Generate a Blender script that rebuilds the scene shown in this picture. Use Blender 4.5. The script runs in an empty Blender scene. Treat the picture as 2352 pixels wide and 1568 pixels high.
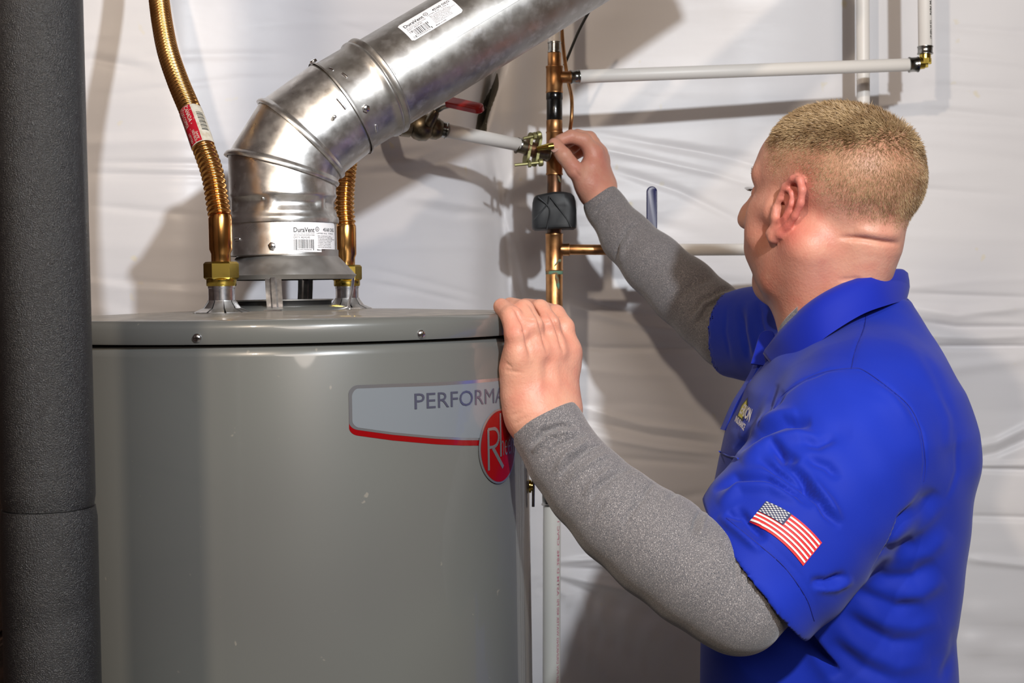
import bpy, bmesh, math, random
import numpy as np
from mathutils import Vector, Matrix
from mathutils.bvhtree import BVHTree
random.seed(7); rng = np.random.RandomState(7)
SC = bpy.context.scene; COL = SC.collection

# ---------------------------------------------------------------- camera
FPX = 3164.0
CAM = Vector((0, 0, 1.5))
PITCH, ROLL = 0.0363, 0.014
_r = Vector((1, 0, 0)); _f = Vector((0, math.cos(PITCH), -math.sin(PITCH))); _u = Vector((0, math.sin(PITCH), math.cos(PITCH)))
CR = (_r * math.cos(ROLL) - _u * math.sin(ROLL)).normalized()
CU = (_u * math.cos(ROLL) + _r * math.sin(ROLL)).normalized()
CF = _f
cam_d = bpy.data.cameras.new('camera'); cam = bpy.data.objects.new('camera', cam_d); COL.objects.link(cam)
cam_d.sensor_width = 36.0; cam_d.lens = 36.0 * FPX / 2352.0
cam_d.clip_start = 0.01
cam.matrix_world = Matrix(((CR.x, CU.x, -CF.x, CAM.x), (CR.y, CU.y, -CF.y, CAM.y), (CR.z, CU.z, -CF.z, CAM.z), (0, 0, 0, 1)))
cam_d.dof.use_dof = True; cam_d.dof.focus_distance = 1.27; cam_d.dof.aperture_fstop = 22.0
SC.camera = cam

# ---------------------------------------------------------------- world, lamps, exposure
w = bpy.data.worlds.new('world'); SC.world = w; w.use_nodes = True
w.node_tree.nodes['Background'].inputs[0].default_value = (0.9, 0.85, 0.8, 1)
w.node_tree.nodes['Background'].inputs[1].default_value = 0.05
def area(name, loc, target, size, power, col):
    d = bpy.data.lights.new(name, 'AREA'); d.shape = 'DISK'; d.size = size; d.energy = power; d.color = col
    o = bpy.data.objects.new(name, d); COL.objects.link(o); o.location = loc
    o.rotation_euler = (Vector(target) - Vector(loc)).to_track_quat('-Z', 'Y').to_euler()
    return o
area('flash_right', (0.56, 0.05, 2.17), (0.15, 1.7, 1.45), 0.06, 27.5, (0.90, 0.95, 1.0))
area('flash_left', (-0.36, -0.08, 2.32), (0.15, 1.7, 1.45), 0.06, 14.0, (1.0, 0.82, 0.64))
area('warm_fill', (0.6, -1.1, 2.5), (0.4, 1.2, 1.2), 1.3, 38.0, (1.0, 0.88, 0.78))  # added soft fill behind the lens, in place of the room's warm ambient light
SC.view_settings.view_transform = 'Standard'; SC.view_settings.look = 'None'
SC.view_settings.exposure = 0.0; SC.view_settings.gamma = 1.0; SC.view_settings.use_curve_mapping = False

# ---------------------------------------------------------------- helpers
def W(px, py, Y):
    """world point at depth Y that the lens sees at pixel px, py"""
    d = CR * ((px - 1176) / FPX) + CU * (-(py - 784) / FPX) + CF
    return CAM + d * (Y / d.y)
def ray(px, py):
    return (CR * ((px - 1176) / FPX) + CU * (-(py - 784) / FPX) + CF).normalized()
_R3 = np.array([list(CR), list(CU), list(CF)])
def PIX(P):
    """pixel coordinates of an (n,3) array of world points"""
    q = (np.asarray(P) - np.array(CAM)) @ _R3.T
    return 1176 + FPX * q[:, 0] / q[:, 2], 784 - FPX * q[:, 1] / q[:, 2]
def smooth(me, angle=None):
    me.polygons.foreach_set('use_smooth', [True] * len(me.polygons))
    if angle is not None:
        try: me.set_sharp_from_angle(angle=math.radians(angle))
        except Exception: pass
def link(name, me, mat=None, parent=None, **kw):
    o = bpy.data.objects.new(name, me); COL.objects.link(o)
    if mat is not None and len(me.materials) == 0: me.materials.append(mat)
    if parent is not None: o.parent = parent
    for k, v in kw.items(): o[k] = v
    return o
def thing(name, label, cat, loc=(0, 0, 0), group=None):
    o = bpy.data.objects.new(name, None); COL.objects.link(o); o.empty_display_size = 0.02
    o['label'] = label; o['category'] = cat
    if group: o['group'] = group
    return o
def mesh_from(verts, faces, name='m', sm=True, angle=40):
    me = bpy.data.meshes.new(name)
    me.from_pydata([tuple(v) for v in verts], [], [tuple(f) for f in faces]); me.update()
    bm = bmesh.new(); bm.from_mesh(me); bmesh.ops.recalc_face_normals(bm, faces=bm.faces[:]); bm.to_mesh(me); bm.free()
    if sm: smooth(me, angle)
    return me
class MB:
    """collects shapes of one mesh"""
    def __init__(s): s.v = []; s.f = []
    def add(s, v, f):
        n = len(s.v); s.v += [Vector(p) for p in v]; s.f += [tuple(i + n for i in q) for q in f]; return s
    def loft(s, rings, cap=True, closed=True):
        n = len(rings[0]); v = [p for r in rings for p in r]; f = []
        for i in range(len(rings) - 1):
            for j in range(n if closed else n - 1):
                k = (j + 1) % n
                f.append((i * n + j, i * n + k, (i + 1) * n + k, (i + 1) * n + j))
        if cap: f.append(tuple(range(n))[::-1]); f.append(tuple((len(rings) - 1) * n + j for j in range(n)))
        return s.add(v, f)
    def tube(s, pts, rad, n=20, cap=True):
        pts = [Vector(p) for p in pts]; m = len(pts)
        if not hasattr(rad, '__len__'): rad = [rad] * m
        T = [(pts[min(i + 1, m - 1)] - pts[max(i - 1, 0)]).normalized() for i in range(m)]
        for i in range(m):
            if T[i].length < 1e-9: T[i] = T[i - 1] if i else Vector((0, 0, 1))
        a = T[0].orthogonal().normalized(); rings = []
        for i in range(m):
            a = (a - T[i] * a.dot(T[i])).normalized(); b = T[i].cross(a)
            rings.append([pts[i] + (a * math.cos(t) + b * math.sin(t)) * rad[i] for t in [2 * math.pi * j / n for j in range(n)]])
        return s.loft(rings, cap)
    def lathe(s, o, axis, prof, n=48, cap=True, ref=None):
        """prof: (radius, height along axis)"""
        o = Vector(o); ax = Vector(axis).normalized(); a = (ref or ax.orthogonal()); a = (a - ax * a.dot(ax)).normalized(); b = ax.cross(a)
        rings = [[o + ax * h + (a * math.cos(t) + b * math.sin(t)) * max(r, 1e-5) for t in [2 * math.pi * j / n for j in range(n)]] for r, h in prof]
        return s.loft(rings, cap)
    def box(s, c, sx, sy, sz, R=None, bev=0.0):
        bm = bmesh.new(); bmesh.ops.create_cube(bm, size=1.0)
        for v in bm.verts: v.co = Vector((v.co.x * sx, v.co.y * sy, v.co.z * sz))
        if bev > 0: bmesh.ops.bevel(bm, geom=bm.edges[:], offset=bev, segments=2, affect='EDGES')
        R = R or Matrix.Identity(3); c = Vector(c)
        bm.verts.index_update()
        v = [c + R @ q.co for q in bm.verts]; f = [[q.index for q in fc.verts] for fc in bm.faces]; bm.free()
        return s.add(v, f)
    def build(s, name, mat, parent=None, sm=True, angle=40, **kw):
        return link(name, mesh_from(s.v, s.f, name, sm, angle), mat, parent, **kw)
def frame(z, x=None):
    z = Vector(z).normalized(); x = Vector(x) if x is not None else z.orthogonal(); x = (x - z * x.dot(z)).normalized(); y = z.cross(x)
    return Matrix((x, y, z)).transposed()
def spline(pts, n):
    """Catmull-Rom through 3-D points"""
    P = [Vector(p) for p in pts]; P = [P[0] * 2 - P[1]] + P + [P[-1] * 2 - P[-2]]; out = []
    m = len(P) - 3
    for i in range(n + 1):
        u = i / n * m; k = min(int(u), m - 1); t = u - k; a, b, c, d = P[k:k + 4]
        out.append(0.5 * ((2 * b) + (c - a) * t + (2 * a - 5 * b + 4 * c - d) * t * t + (3 * b - a - 3 * c + d) * t ** 3))
    return out

# ---------------------------------------------------------------- materials
def srgb(r, g, b):
    f = lambda c: (c / 255 / 12.92) if c / 255 <= 0.04045 else ((c / 255 + 0.055) / 1.055) ** 2.4
    return (f(r), f(g), f(b), 1)
def mat(name, col, rough=0.5, metal=0.0, spec=0.5, coat=0.0, var=None, bump=None, sub=0.0, rvar=None, attr=None, sheen=0.0, aniso=0):
    """var=(colour2, scale, lo, hi, detail[, stretch])  bump=(scale, strength, distance[, kind, stretch])"""
    m = bpy.data.materials.new(name); m.use_nodes = True; nt = m.node_tree; N = nt.nodes; L = nt.links
    b = N['Principled BSDF']; b.inputs['Base Color'].default_value = col; b.inputs['Roughness'].default_value = rough
    b.inputs['Metallic'].default_value = metal; b.inputs['Specular IOR Level'].default_value = spec
    b.inputs['Coat Weight'].default_value = coat; b.inputs['Coat Roughness'].default_value = 0.04
    b.inputs['Sheen Weight'].default_value = sheen
    if sub: b.inputs['Subsurface Weight'].default_value = sub; b.inputs['Subsurface Radius'].default_value = (0.012, 0.004, 0.002); b.inputs['Subsurface Scale'].default_value = 0.6
    tc = N.new('ShaderNodeTexCoord')
    def noise(scale, detail=3, stretch=None, kind='noise'):
        src = tc.outputs['Object']
        if stretch:
            mp = N.new('ShaderNodeMapping'); mp.inputs['Scale'].default_value = stretch; L.new(src, mp.inputs[0]); src = mp.outputs[0]
        if kind == 'voronoi':
            t = N.new('ShaderNodeTexVoronoi'); t.inputs['Scale'].default_value = scale; L.new(src, t.inputs['Vector']); return t.outputs['Distance']
        t = N.new('ShaderNodeTexNoise'); t.inputs['Scale'].default_value = scale; t.inputs['Detail'].default_value = detail
        L.new(src, t.inputs['Vector']); return t.outputs['Fac']
    cur = None
    for vv in (var if isinstance(var, list) else ([var] if var else [])):
        c2, sc_, lo, hi, det = vv[:5]
        f = noise(sc_, det, vv[5] if len(vv) > 5 else None)
        r = N.new('ShaderNodeMapRange'); r.inputs['From Min'].default_value = lo; r.inputs['From Max'].default_value = hi; L.new(f, r.inputs['Value'])
        mx = N.new('ShaderNodeMix'); mx.data_type = 'RGBA'; L.new(r.outputs[0], mx.inputs[0])
        if cur is None: mx.inputs[6].default_value = col
        else: L.new(cur, mx.inputs[6])
        mx.inputs[7].default_value = c2; cur = mx.outputs[2]
    if attr:
        at = N.new('ShaderNodeAttribute'); at.attribute_name = attr
        mx = N.new('ShaderNodeMix'); mx.data_type = 'RGBA'; mx.blend_type = 'MULTIPLY'; mx.inputs[0].default_value = 1.0
        if cur is None: mx.inputs[6].default_value = col
        else: L.new(cur, mx.inputs[6])
        L.new(at.outputs['Color'], mx.inputs[7]); cur = mx.outputs[2]
    if cur is not None: L.new(cur, b.inputs['Base Color'])
    if rvar:
        f = noise(rvar[0], 4); r = N.new('ShaderNodeMapRange'); r.inputs['From Min'].default_value = 0.35; r.inputs['From Max'].default_value = 0.65
        r.inputs['To Min'].default_value = rvar[1]; r.inputs['To Max'].default_value = rvar[2]; L.new(f, r.inputs['Value']); L.new(r.outputs[0], b.inputs['Roughness'])
    prev = None
    for bb in (bump if isinstance(bump, list) else ([bump] if bump else [])):
        f = noise(bb[0], 3, bb[4] if len(bb) > 4 else None, bb[3] if len(bb) > 3 else 'noise')
        bn = N.new('ShaderNodeBump'); bn.inputs['Strength'].default_value = bb[1]; bn.inputs['Distance'].default_value = bb[2]; L.new(f, bn.inputs['Height'])
        if prev: L.new(prev, bn.inputs['Normal'])
        prev = bn.outputs[0]
    if prev: L.new(prev, b.inputs['Normal'])
    return m
M = {}
M['sheet'] = mat('white_sheet', srgb(226, 224, 225), 0.38, spec=0.35, var=[(srgb(206, 206, 212), 1.7, 0.45, 0.7, 3), (srgb(222, 214, 190), 26, 0.72, 0.8, 2)], bump=[(9, 0.25, 0.006, 'noise', (0.35, 1, 2.2)), (60, 0.1, 0.0015)])
M['crease_shade'] = mat('painted_crease_shade', srgb(104, 99, 88), 0.9, var=(srgb(74, 72, 62), 20, .4, .7, 3))  # dark tone that carries the shade in the sheeting's crease
M['tank'] = mat('grey_enamel', srgb(98, 100, 97), 0.30, spec=0.5, coat=0.55, var=[(srgb(94, 95, 93), 3, 0.4, 0.6, 2), (srgb(122, 119, 112), 90, 0.74, 0.78, 2)], bump=(180, 0.03, 0.0005))
M['dust'] = mat('dusty_enamel', srgb(128, 122, 114), 0.55, coat=0.25, var=(srgb(150, 143, 132), 60, 0.4, 0.7, 4))
M['galv'] = mat('galvanised_steel', (0.66, 0.66, 0.65, 1), 0.3, 0.95, var=[((0.50, 0.49, 0.48, 1), 24, 0.42, 0.66, 5), ((0.74, 0.74, 0.74, 1), 90, 0.5, 0.68, 3)], rvar=(60, 0.27, 0.42), bump=(140, 0.05, 0.0006))
M['galv_pipe'] = mat('weathered_galvanised_steel', (0.46, 0.45, 0.43, 1), 0.38, 0.95, var=[((0.34, 0.32, 0.30, 1), 22, 0.42, 0.66, 5), ((0.54, 0.53, 0.52, 1), 90, 0.5, 0.68, 3)], rvar=(60, 0.34, 0.46), bump=(140, 0.05, 0.0006))
M['galv_dull'] = mat('dull_galvanised_steel', (0.50, 0.50, 0.49, 1), 0.42, 0.9, var=((0.36, 0.35, 0.34, 1), 20, 0.42, 0.66, 5), rvar=(50, 0.32, 0.5))
M['zinc'] = mat('bright_zinc', (0.78, 0.79, 0.82, 1), 0.22, 1.0, var=((0.55, 0.56, 0.6, 1), 150, 0.4, 0.6, 2))
M['copper'] = mat('copper', (0.56, 0.29, 0.12, 1), 0.38, 1.0, var=((0.36, 0.18, 0.075, 1), 40, 0.42, 0.62, 4), rvar=(70, 0.32, 0.46))
M['copper_flex'] = mat('lacquered_copper', (0.80, 0.43, 0.14, 1), 0.2, 1.0, var=((0.62, 0.30, 0.09, 1), 25, 0.42, 0.62, 4))
M['copper_dark'] = mat('tarnished_copper', (0.20, 0.10, 0.055, 1), 0.4, 0.9, var=((0.08, 0.05, 0.035, 1), 60, 0.4, 0.6, 4))
M['patina'] = mat('green_patina', srgb(92, 132, 112), 0.8, var=(srgb(120, 90, 60), 120, 0.45, 0.6, 3))
M['brass'] = mat('brass', (0.62, 0.46, 0.10, 1), 0.2, 1.0, var=((0.42, 0.30, 0.06, 1), 60, 0.42, 0.62, 3))
M['bronze'] = mat('dark_bronze', (0.26, 0.21, 0.14, 1), 0.38, 0.9, var=((0.12, 0.10, 0.07, 1), 70, 0.4, 0.6, 3))
M['yzinc'] = mat('yellow_zinc', (0.34, 0.32, 0.15, 1), 0.5, 0.9)
M['crimp'] = mat('crimp_steel', (0.42, 0.42, 0.40, 1), 0.25, 1.0, var=((0.12, 0.12, 0.11, 1), 50, 0.42, 0.6, 2))
M['pex'] = mat('white_tubing', srgb(226, 222, 216), 0.42, spec=0.4)
M['pvc'] = mat('white_rigid_pipe', srgb(214, 213, 206), 0.35, spec=0.45)
M['foam'] = mat('black_foam', srgb(9, 11, 15), 0.33, spec=0.7, bump=[(1350, 1.0, 0.0010)])
M['rubber'] = mat('black_wrap', srgb(24, 26, 28), 0.5, spec=0.4, var=(srgb(58, 60, 62), 14, 0.45, 0.65, 3))
M['tape'] = mat('black_tape', srgb(8, 9, 9), 0.22, spec=0.6, bump=(70, 0.3, 0.002))
M['black'] = mat('black_iron', srgb(14, 14, 14), 0.6)
M['wire'] = mat('black_cable', srgb(20, 18, 12), 0.5)
M['red_grip'] = mat('red_vinyl', srgb(178, 22, 16), 0.35, coat=0.2)
M['blue_grip'] = mat('navy_vinyl', srgb(10, 14, 70), 0.35, coat=0.2)
M['paper'] = mat('white_label', srgb(232, 232, 236), 0.4)
M['cream'] = mat('cream_label', srgb(226, 218, 200), 0.5, var=(srgb(205, 190, 165), 180, 0.45, 0.7, 3))
M['ink'] = mat('black_ink', srgb(38, 42, 44), 0.5)
M['ink_soft'] = mat('grey_ink', srgb(120, 124, 128), 0.5)
M['pink_ink'] = mat('pink_ink', srgb(196, 120, 140), 0.5)
M['label_red'] = mat('red_label_print', srgb(196, 28, 46), 0.4, var=(srgb(222, 180, 170), 300, 0.62, 0.7, 3))
M['decal_red'] = mat('glossy_red_print', srgb(122, 4, 9), 0.2, coat=0.5)
M['decal_grey'] = mat('blue_grey_print', srgb(112, 118, 124), 0.3, coat=0.6)
M['decal_foil'] = mat('silver_foil', (0.52, 0.53, 0.57, 1), 0.2, 0.85)
M['decal_ink'] = mat('dark_blue_print', srgb(80, 82, 100), 0.22, 0.3, coat=0.5)
M['skin'] = mat('skin', srgb(206, 150, 126), 0.46, spec=0.35, sub=0.12, var=[(srgb(200, 132, 113), 28, 0.4, 0.75, 4), (srgb(210, 158, 134), 60, 0.4, 0.8, 3)], bump=[(560, 0.32, 0.0007), (280, 0.2, 0.0008, 'voronoi'), (800, 0.2, 0.0006, 'noise', (1, 1, .25))], attr='tint')
M['nail'] = mat('fingernail', srgb(214, 168, 152), 0.3)
M['hair'] = mat('short_blond_hair', srgb(168, 141, 104), 0.5, spec=0.4, var=(srgb(128, 100, 68), 40, 0.4, 0.65, 3))
M['lash'] = mat('brown_eyelashes', srgb(52, 38, 28), 0.6)
M['eye'] = mat('eyeball', srgb(215, 212, 208), 0.15, coat=0.8)
M['iris'] = mat('blue_iris', srgb(60, 84, 104), 0.15)
M['polo'] = mat('royal_blue_knit', srgb(19, 46, 166), 0.7, spec=0.2, sheen=0.08, var=(srgb(16, 41, 154), 6, 0.4, 0.65, 3), bump=[(1500, 0.25, 0.0005), (14, 0.15, 0.005)])
M['rib'] = mat('blue_rib_knit', srgb(17, 38, 158), 0.7, spec=0.2, sheen=0.08, bump=(1, 0.0, 0.001))
M['thread'] = mat('dark_blue_seam', srgb(14, 30, 128), 0.7)
M['heather'] = mat('heather_grey_knit', srgb(112, 108, 109), 0.8, spec=0.2, sheen=0.3, var=[(srgb(76, 78, 84), 1500, 0.5, 0.62, 3, (1.0, 1.0, 0.55)), (srgb(166, 161, 160), 1300, 0.55, 0.67, 3, (1.0, 1.0, 0.6))], bump=[(1100, 0.3, 0.0006)])
M['emb_red'] = mat('red_thread', srgb(210, 30, 34), 0.6, bump=(900, 0.5, 0.0006))
M['emb_white'] = mat('white_thread', srgb(226, 220, 214), 0.6, bump=(900, 0.5, 0.0006))
M['emb_navy'] = mat('navy_thread', srgb(34, 44, 84), 0.6, bump=(900, 0.5, 0.0006))
M['emb_yellow'] = mat('yellow_thread', srgb(206, 196, 32), 0.5)
M['trouser'] = mat('dark_work_trousers', srgb(38, 40, 48), 0.85)
M['shoe'] = mat('black_leather', srgb(22, 20, 19), 0.5)
M['concrete'] = mat('concrete', srgb(140, 136, 130), 0.85, var=(srgb(112, 108, 102), 5, 0.4, 0.65, 5), bump=(40, 0.3, 0.003))
M['plaster'] = mat('tan_plaster', srgb(150, 128, 106), 0.9, var=(srgb(134, 112, 92), 3, 0.4, 0.65, 3))
M['joist'] = mat('brown_ceiling', srgb(104, 84, 64), 0.9, var=(srgb(78, 60, 44), 6, 0.4, 0.65, 4, (1, 6, 1)))
M['plank'] = mat('dark_brown_boards', srgb(78, 54, 44), 0.75, var=(srgb(44, 29, 23), 14, 0.4, 0.65, 4, (1, 0.3, 6)), bump=(50, 0.3, 0.002, 'noise', (1, 0.3, 6)))
# ---------------------------------------------------------------- text and decals
def text_geo(s, size=1.0, bold=0.0, res=3):
    cu = bpy.data.curves.new('t', 'FONT'); cu.body = s; cu.size = size; cu.resolution_u = res; cu.offset = bold; cu.fill_mode = 'FRONT'
    ob = bpy.data.objects.new('t', cu); me = bpy.data.meshes.new_from_object(ob)
    v = [tuple(p.co) for p in me.vertices]; f = [tuple(p.vertices) for p in me.polygons]
    bpy.data.objects.remove(ob); bpy.data.meshes.remove(me); bpy.data.curves.remove(cu)
    return v, f
def text_fit(s, x0, y0, x1, y1, bold=0.0, sq=False):
    """text scaled to fill the rectangle"""
    v, f = text_geo(s, 1.0, bold); a = np.array(v)
    lo, hi = a.min(0), a.max(0); k = (a - lo) / np.maximum(hi - lo, 1e-9)
    return [(x0 + p[0] * (x1 - x0), y0 + p[1] * (y1 - y0)) for p in k], f
def rect(x0, y0, x1, y1, nx=1, ny=1):
    v = [(x0 + (x1 - x0) * i / nx, y0 + (y1 - y0) * j / ny) for j in range(ny + 1) for i in range(nx + 1)]
    f = [(j * (nx + 1) + i, j * (nx + 1) + i + 1, (j + 1) * (nx + 1) + i + 1, (j + 1) * (nx + 1) + i) for j in range(ny) for i in range(nx)]
    return v, f
def mapped(parts2d, fn):
    V = []; F = []
    for v, f in parts2d:
        n = len(V); V += [fn(*p[:2]) for p in v]; F += [tuple(i + n for i in q) for q in f]
    return V, F
def decal(name, parts2d, fn, m, parent, **kw):
    V, F = mapped(parts2d, fn)
    me = bpy.data.meshes.new(name); me.from_pydata([tuple(p) for p in V], [], F); me.update(); smooth(me)
    return link(name, me, m, parent, **kw)

# ---------------------------------------------------------------- signed-distance modelling (smooth unions, meshed by surface nets)
class Prim:
    pass
class Cone(Prim):           # capsule with two radii
    def __init__(s, a, b, ra, rb): s.a = np.array(a, float); s.b = np.array(b, float); s.ra = ra; s.rb = rb
    def __call__(s, P):
        ab = s.b - s.a; L = max(float(ab @ ab), 1e-12); q = P - s.a
        t = np.clip(q @ ab / L, 0, 1); d = q - t[:, None] * ab
        return np.sqrt(np.einsum('ij,ij->i', d, d)) - (s.ra + (s.rb - s.ra) * t)
class Ell(Prim):            # ellipsoid, R columns are its axes
    def __init__(s, c, r, R=None): s.c = np.array(c, float); s.r = np.array(r, float); s.R = np.eye(3) if R is None else np.array(R, float)
    def __call__(s, P):
        q = (P - s.c) @ s.R; k0 = np.sqrt(((q / s.r) ** 2).sum(1)); k1 = np.sqrt(((q / s.r ** 2) ** 2).sum(1)) + 1e-9
        return k0 * (k0 - 1) / k1
class RBox(Prim):
    def __init__(s, c, h, R=None, r=0.003): s.c = np.array(c, float); s.h = np.array(h, float) - r; s.R = np.eye(3) if R is None else np.array(R, float); s.r = r
    def __call__(s, P):
        q = np.abs((P - s.c) @ s.R) - s.h
        return np.sqrt((np.maximum(q, 0) ** 2).sum(1)) + np.minimum(q.max(1), 0) - s.r
class Half(Prim):           # the side of a plane that n points to, within radius R of o
    def __init__(s, o, n, rad): s.o = np.array(o, float); s.n = np.array(n, float) / np.linalg.norm(n); s.rad = rad
    def __call__(s, P):
        q = P - s.o; return np.maximum(-(q @ s.n), np.sqrt((q ** 2).sum(1)) - s.rad)
class Fn(Prim):
    def __init__(s, f): s.f = f
    def __call__(s, P): return s.f(P)
def smin(a, b, k):
    if k <= 0: return np.minimum(a, b)
    h = np.maximum(k - np.abs(a - b), 0) / k
    return np.minimum(a, b) - h * h * k * 0.25
def sdf_eval(ops, P):
    d = np.full(len(P), 1.0)
    for kind, p, k in ops:
        e = p(P)
        d = smin(d, e, k) if kind == 'u' else -smin(-d, e, k)
    return d
def sdf_mesh(ops, lo, hi, h, B=20):
    lo = np.array(lo, float); nb = np.ceil((np.array(hi) - lo) / (h * B)).astype(int)
    rad = h * B * 0.5 * math.sqrt(3)
    g = np.arange(B + 1); GX, GY, GZ = np.meshgrid(g, g, g, indexing='ij'); G = np.stack([GX.ravel(), GY.ravel(), GZ.ravel()], 1)
    bi = np.array([(i, j, k) for i in range(nb[0]) for j in range(nb[1]) for k in range(nb[2])])
    C = lo + (bi + 0.5) * h * B
    D = np.stack([p(C) for _, p, _ in ops], 1)
    ks = np.array([k for _, _, k in ops])
    near = D < rad * 2.4 + 3 * ks[None, :] + 2 * h
    isU = np.array([o[0] == 'u' for o in ops])
    vals = {}
    S = nb * B + 2
    VI = []; VP = []; Q = []
    def gid(c): return (c[:, 0] * S[1] + c[:, 1]) * S[2] + c[:, 2]
    for n in range(len(bi)):
        if not (near[n] & isU).any(): continue
        if (D[n][isU]).min() < -rad * 2.4 and not (near[n] & ~isU).any(): continue
        sel = [ops[i] for i in np.nonzero(near[n])[0]]
        base = bi[n] * B
        P = lo + (base + G) * h
        d = sdf_eval(sel, P)
        if d.min() > 0 or d.max() < 0: continue
        d = d.reshape(B + 1, B + 1, B + 1)
        ins = d < 0
        # cells
        c = np.zeros((B, B, B), int)
        for a in (0, 1):
            for b in (0, 1):
                for e in (0, 1): c += ins[a:B + a, b:B + b, e:B + e]
        act = np.argwhere((c > 0) & (c < 8))
        if len(act) == 0: continue
        acc = np.zeros((len(act), 3)); cnt = np.zeros(len(act))
        corners = [(a, b, e) for a in (0, 1) for b in (0, 1) for e in (0, 1)]
        cv = {q: d[act[:, 0] + q[0], act[:, 1] + q[1], act[:, 2] + q[2]] for q in corners}
        for ax in range(3):
            for q in corners:
                if q[ax]: continue
                r = list(q); r[ax] = 1; r = tuple(r)
                a, b = cv[q], cv[r]; m = (a < 0) != (b < 0)
                t = np.where(m, a / np.where(m, a - b, 1), 0)
                p = np.array(q, float)[None, :] + t[:, None] * (np.array(r) - np.array(q))[None, :]
                acc += p * m[:, None]; cnt += m
        VI.append(gid(base + act)); VP.append(lo + (base + act + acc / cnt[:, None]) * h)
        # faces: one per sign-changing edge whose lower corner lies in this block
        for ax in range(3):
            sl = [slice(0, B)] * 3; s2 = [slice(0, B)] * 3; s2[ax] = slice(1, B + 1)
            A = ins[tuple(sl)]; Bq = ins[tuple(s2)]
            e = np.argwhere(A != Bq)
            if len(e) == 0: continue
            u, v = (ax + 1) % 3, (ax + 2) % 3
            eu = np.zeros(3, int); eu[u] = 1; ev = np.zeros(3, int); ev[v] = 1
            b0 = base + e
            q = np.stack([gid(b0), gid(b0 - eu), gid(b0 - eu - ev), gid(b0 - ev)], 1)
            flip = A[e[:, 0], e[:, 1], e[:, 2]]
            q[~flip] = q[~flip][:, ::-1]
            Q.append(q)
    VI = np.concatenate(VI); VP = np.concatenate(VP); Q = np.concatenate(Q)
    order = np.argsort(VI); VI = VI[order]; VP = VP[order]
    VI, first = np.unique(VI, return_index=True); VP = VP[first]
    idx = np.searchsorted(VI, Q); idx = np.clip(idx, 0, len(VI) - 1)
    ok = (VI[idx] == Q).all(1); idx = idx[ok]
    return VP, idx
def np_mesh(name, V, F):
    me = bpy.data.meshes.new(name); me.vertices.add(len(V)); me.vertices.foreach_set('co', np.asarray(V, np.float32).ravel())
    me.loops.add(F.size); me.loops.foreach_set('vertex_index', F.ravel().astype(np.int32))
    me.polygons.add(len(F)); me.polygons.foreach_set('loop_start', np.arange(0, F.size, 4, dtype=np.int32)); me.polygons.foreach_set('loop_total', np.full(len(F), 4, np.int32))
    me.update(calc_edges=True); me.validate(); smooth(me); return me
def normals(V, F):
    n = np.cross(V[F[:, 2]] - V[F[:, 0]], V[F[:, 3]] - V[F[:, 1]]); N = np.zeros_like(V)
    for k in range(4): np.add.at(N, F[:, k], n)
    return N / (np.linalg.norm(N, axis=1)[:, None] + 1e-12)
def relax(V, F, it=1, lam=0.5):
    for _ in range(it):
        A = np.zeros_like(V); c = np.zeros(len(V))
        for k in range(4):
            a, b = F[:, k], F[:, (k + 1) % 4]
            np.add.at(A, a, V[b]); np.add.at(c, a, 1); np.add.at(A, b, V[a]); np.add.at(c, b, 1)
        V = V + lam * (A / np.maximum(c, 1)[:, None] - V)
    return V
def seg_field(X, Y, pts, width, taper=True):
    """0..1 bump along a pixel polyline, fading to its ends"""
    pts = np.array(pts, float); out = np.zeros(len(X)); seg = np.linalg.norm(np.diff(pts, axis=0), axis=1); tot = seg.sum(); s0 = 0
    best = np.full(len(X), 1e9); tt = np.zeros(len(X))
    for i in range(len(pts) - 1):
        a, b = pts[i], pts[i + 1]; ab = b - a; L = max(ab @ ab, 1e-9)
        t = np.clip(((X - a[0]) * ab[0] + (Y - a[1]) * ab[1]) / L, 0, 1)
        dd = np.hypot(X - a[0] - t * ab[0], Y - a[1] - t * ab[1]); m = dd < best
        best = np.where(m, dd, best); tt = np.where(m, (s0 + t * seg[i]) / tot, tt); s0 += seg[i]
    out = np.exp(-(best / width) ** 2)
    if taper: out *= np.clip(np.minimum(tt, 1 - tt) * 4, 0.0, 1.0) ** 0.8
    return out

# ---------------------------------------------------------------- the room
RX0, RX1, RY0, RY1, RZ1 = -0.615, 2.6, -2.4, 2.42, 2.6
def boxobj(name, x0, x1, y0, y1, z0, z1, m, **kw):
    b = MB(); b.box(((x0 + x1) / 2, (y0 + y1) / 2, (z0 + z1) / 2), x1 - x0, y1 - y0, z1 - z0); return b.build(name, m, None, False, kind='structure', **kw)
boxobj('floor', RX0 - .1, RX1 + .1, RY0 - .1, RY1 + .1, -0.1, 0, M['concrete'])
boxobj('ceiling', RX0 - .1, RX1 + .1, RY0 - .1, RY1 + .1, RZ1, RZ1 + 0.1, M['joist'])
boxobj('wall_right', RX1, RX1 + .1, RY0, RY1, 0, RZ1, M['plaster'])
boxobj('wall_front', RX0 - .1, RX1 + .1, RY0 - .1, RY0, 0, RZ1, M['plaster'])
wl = boxobj('wall_left', RX0 - .1, RX0, RY0, RY1, 0, RZ1, M['plank'])
pm = MB(); pm.box((0, 0, 0), 0.022, 4.7, 0.118, None, 0.004); pme = mesh_from(pm.v, pm.f, 'plank', True, 30)
for k in range(21):
    o = link('plank', pme, M['plank'], wl); o.location = (RX0 + 0.011 + 0.003 * (k % 3), 0.0, 0.062 + k * 0.1235)
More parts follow.
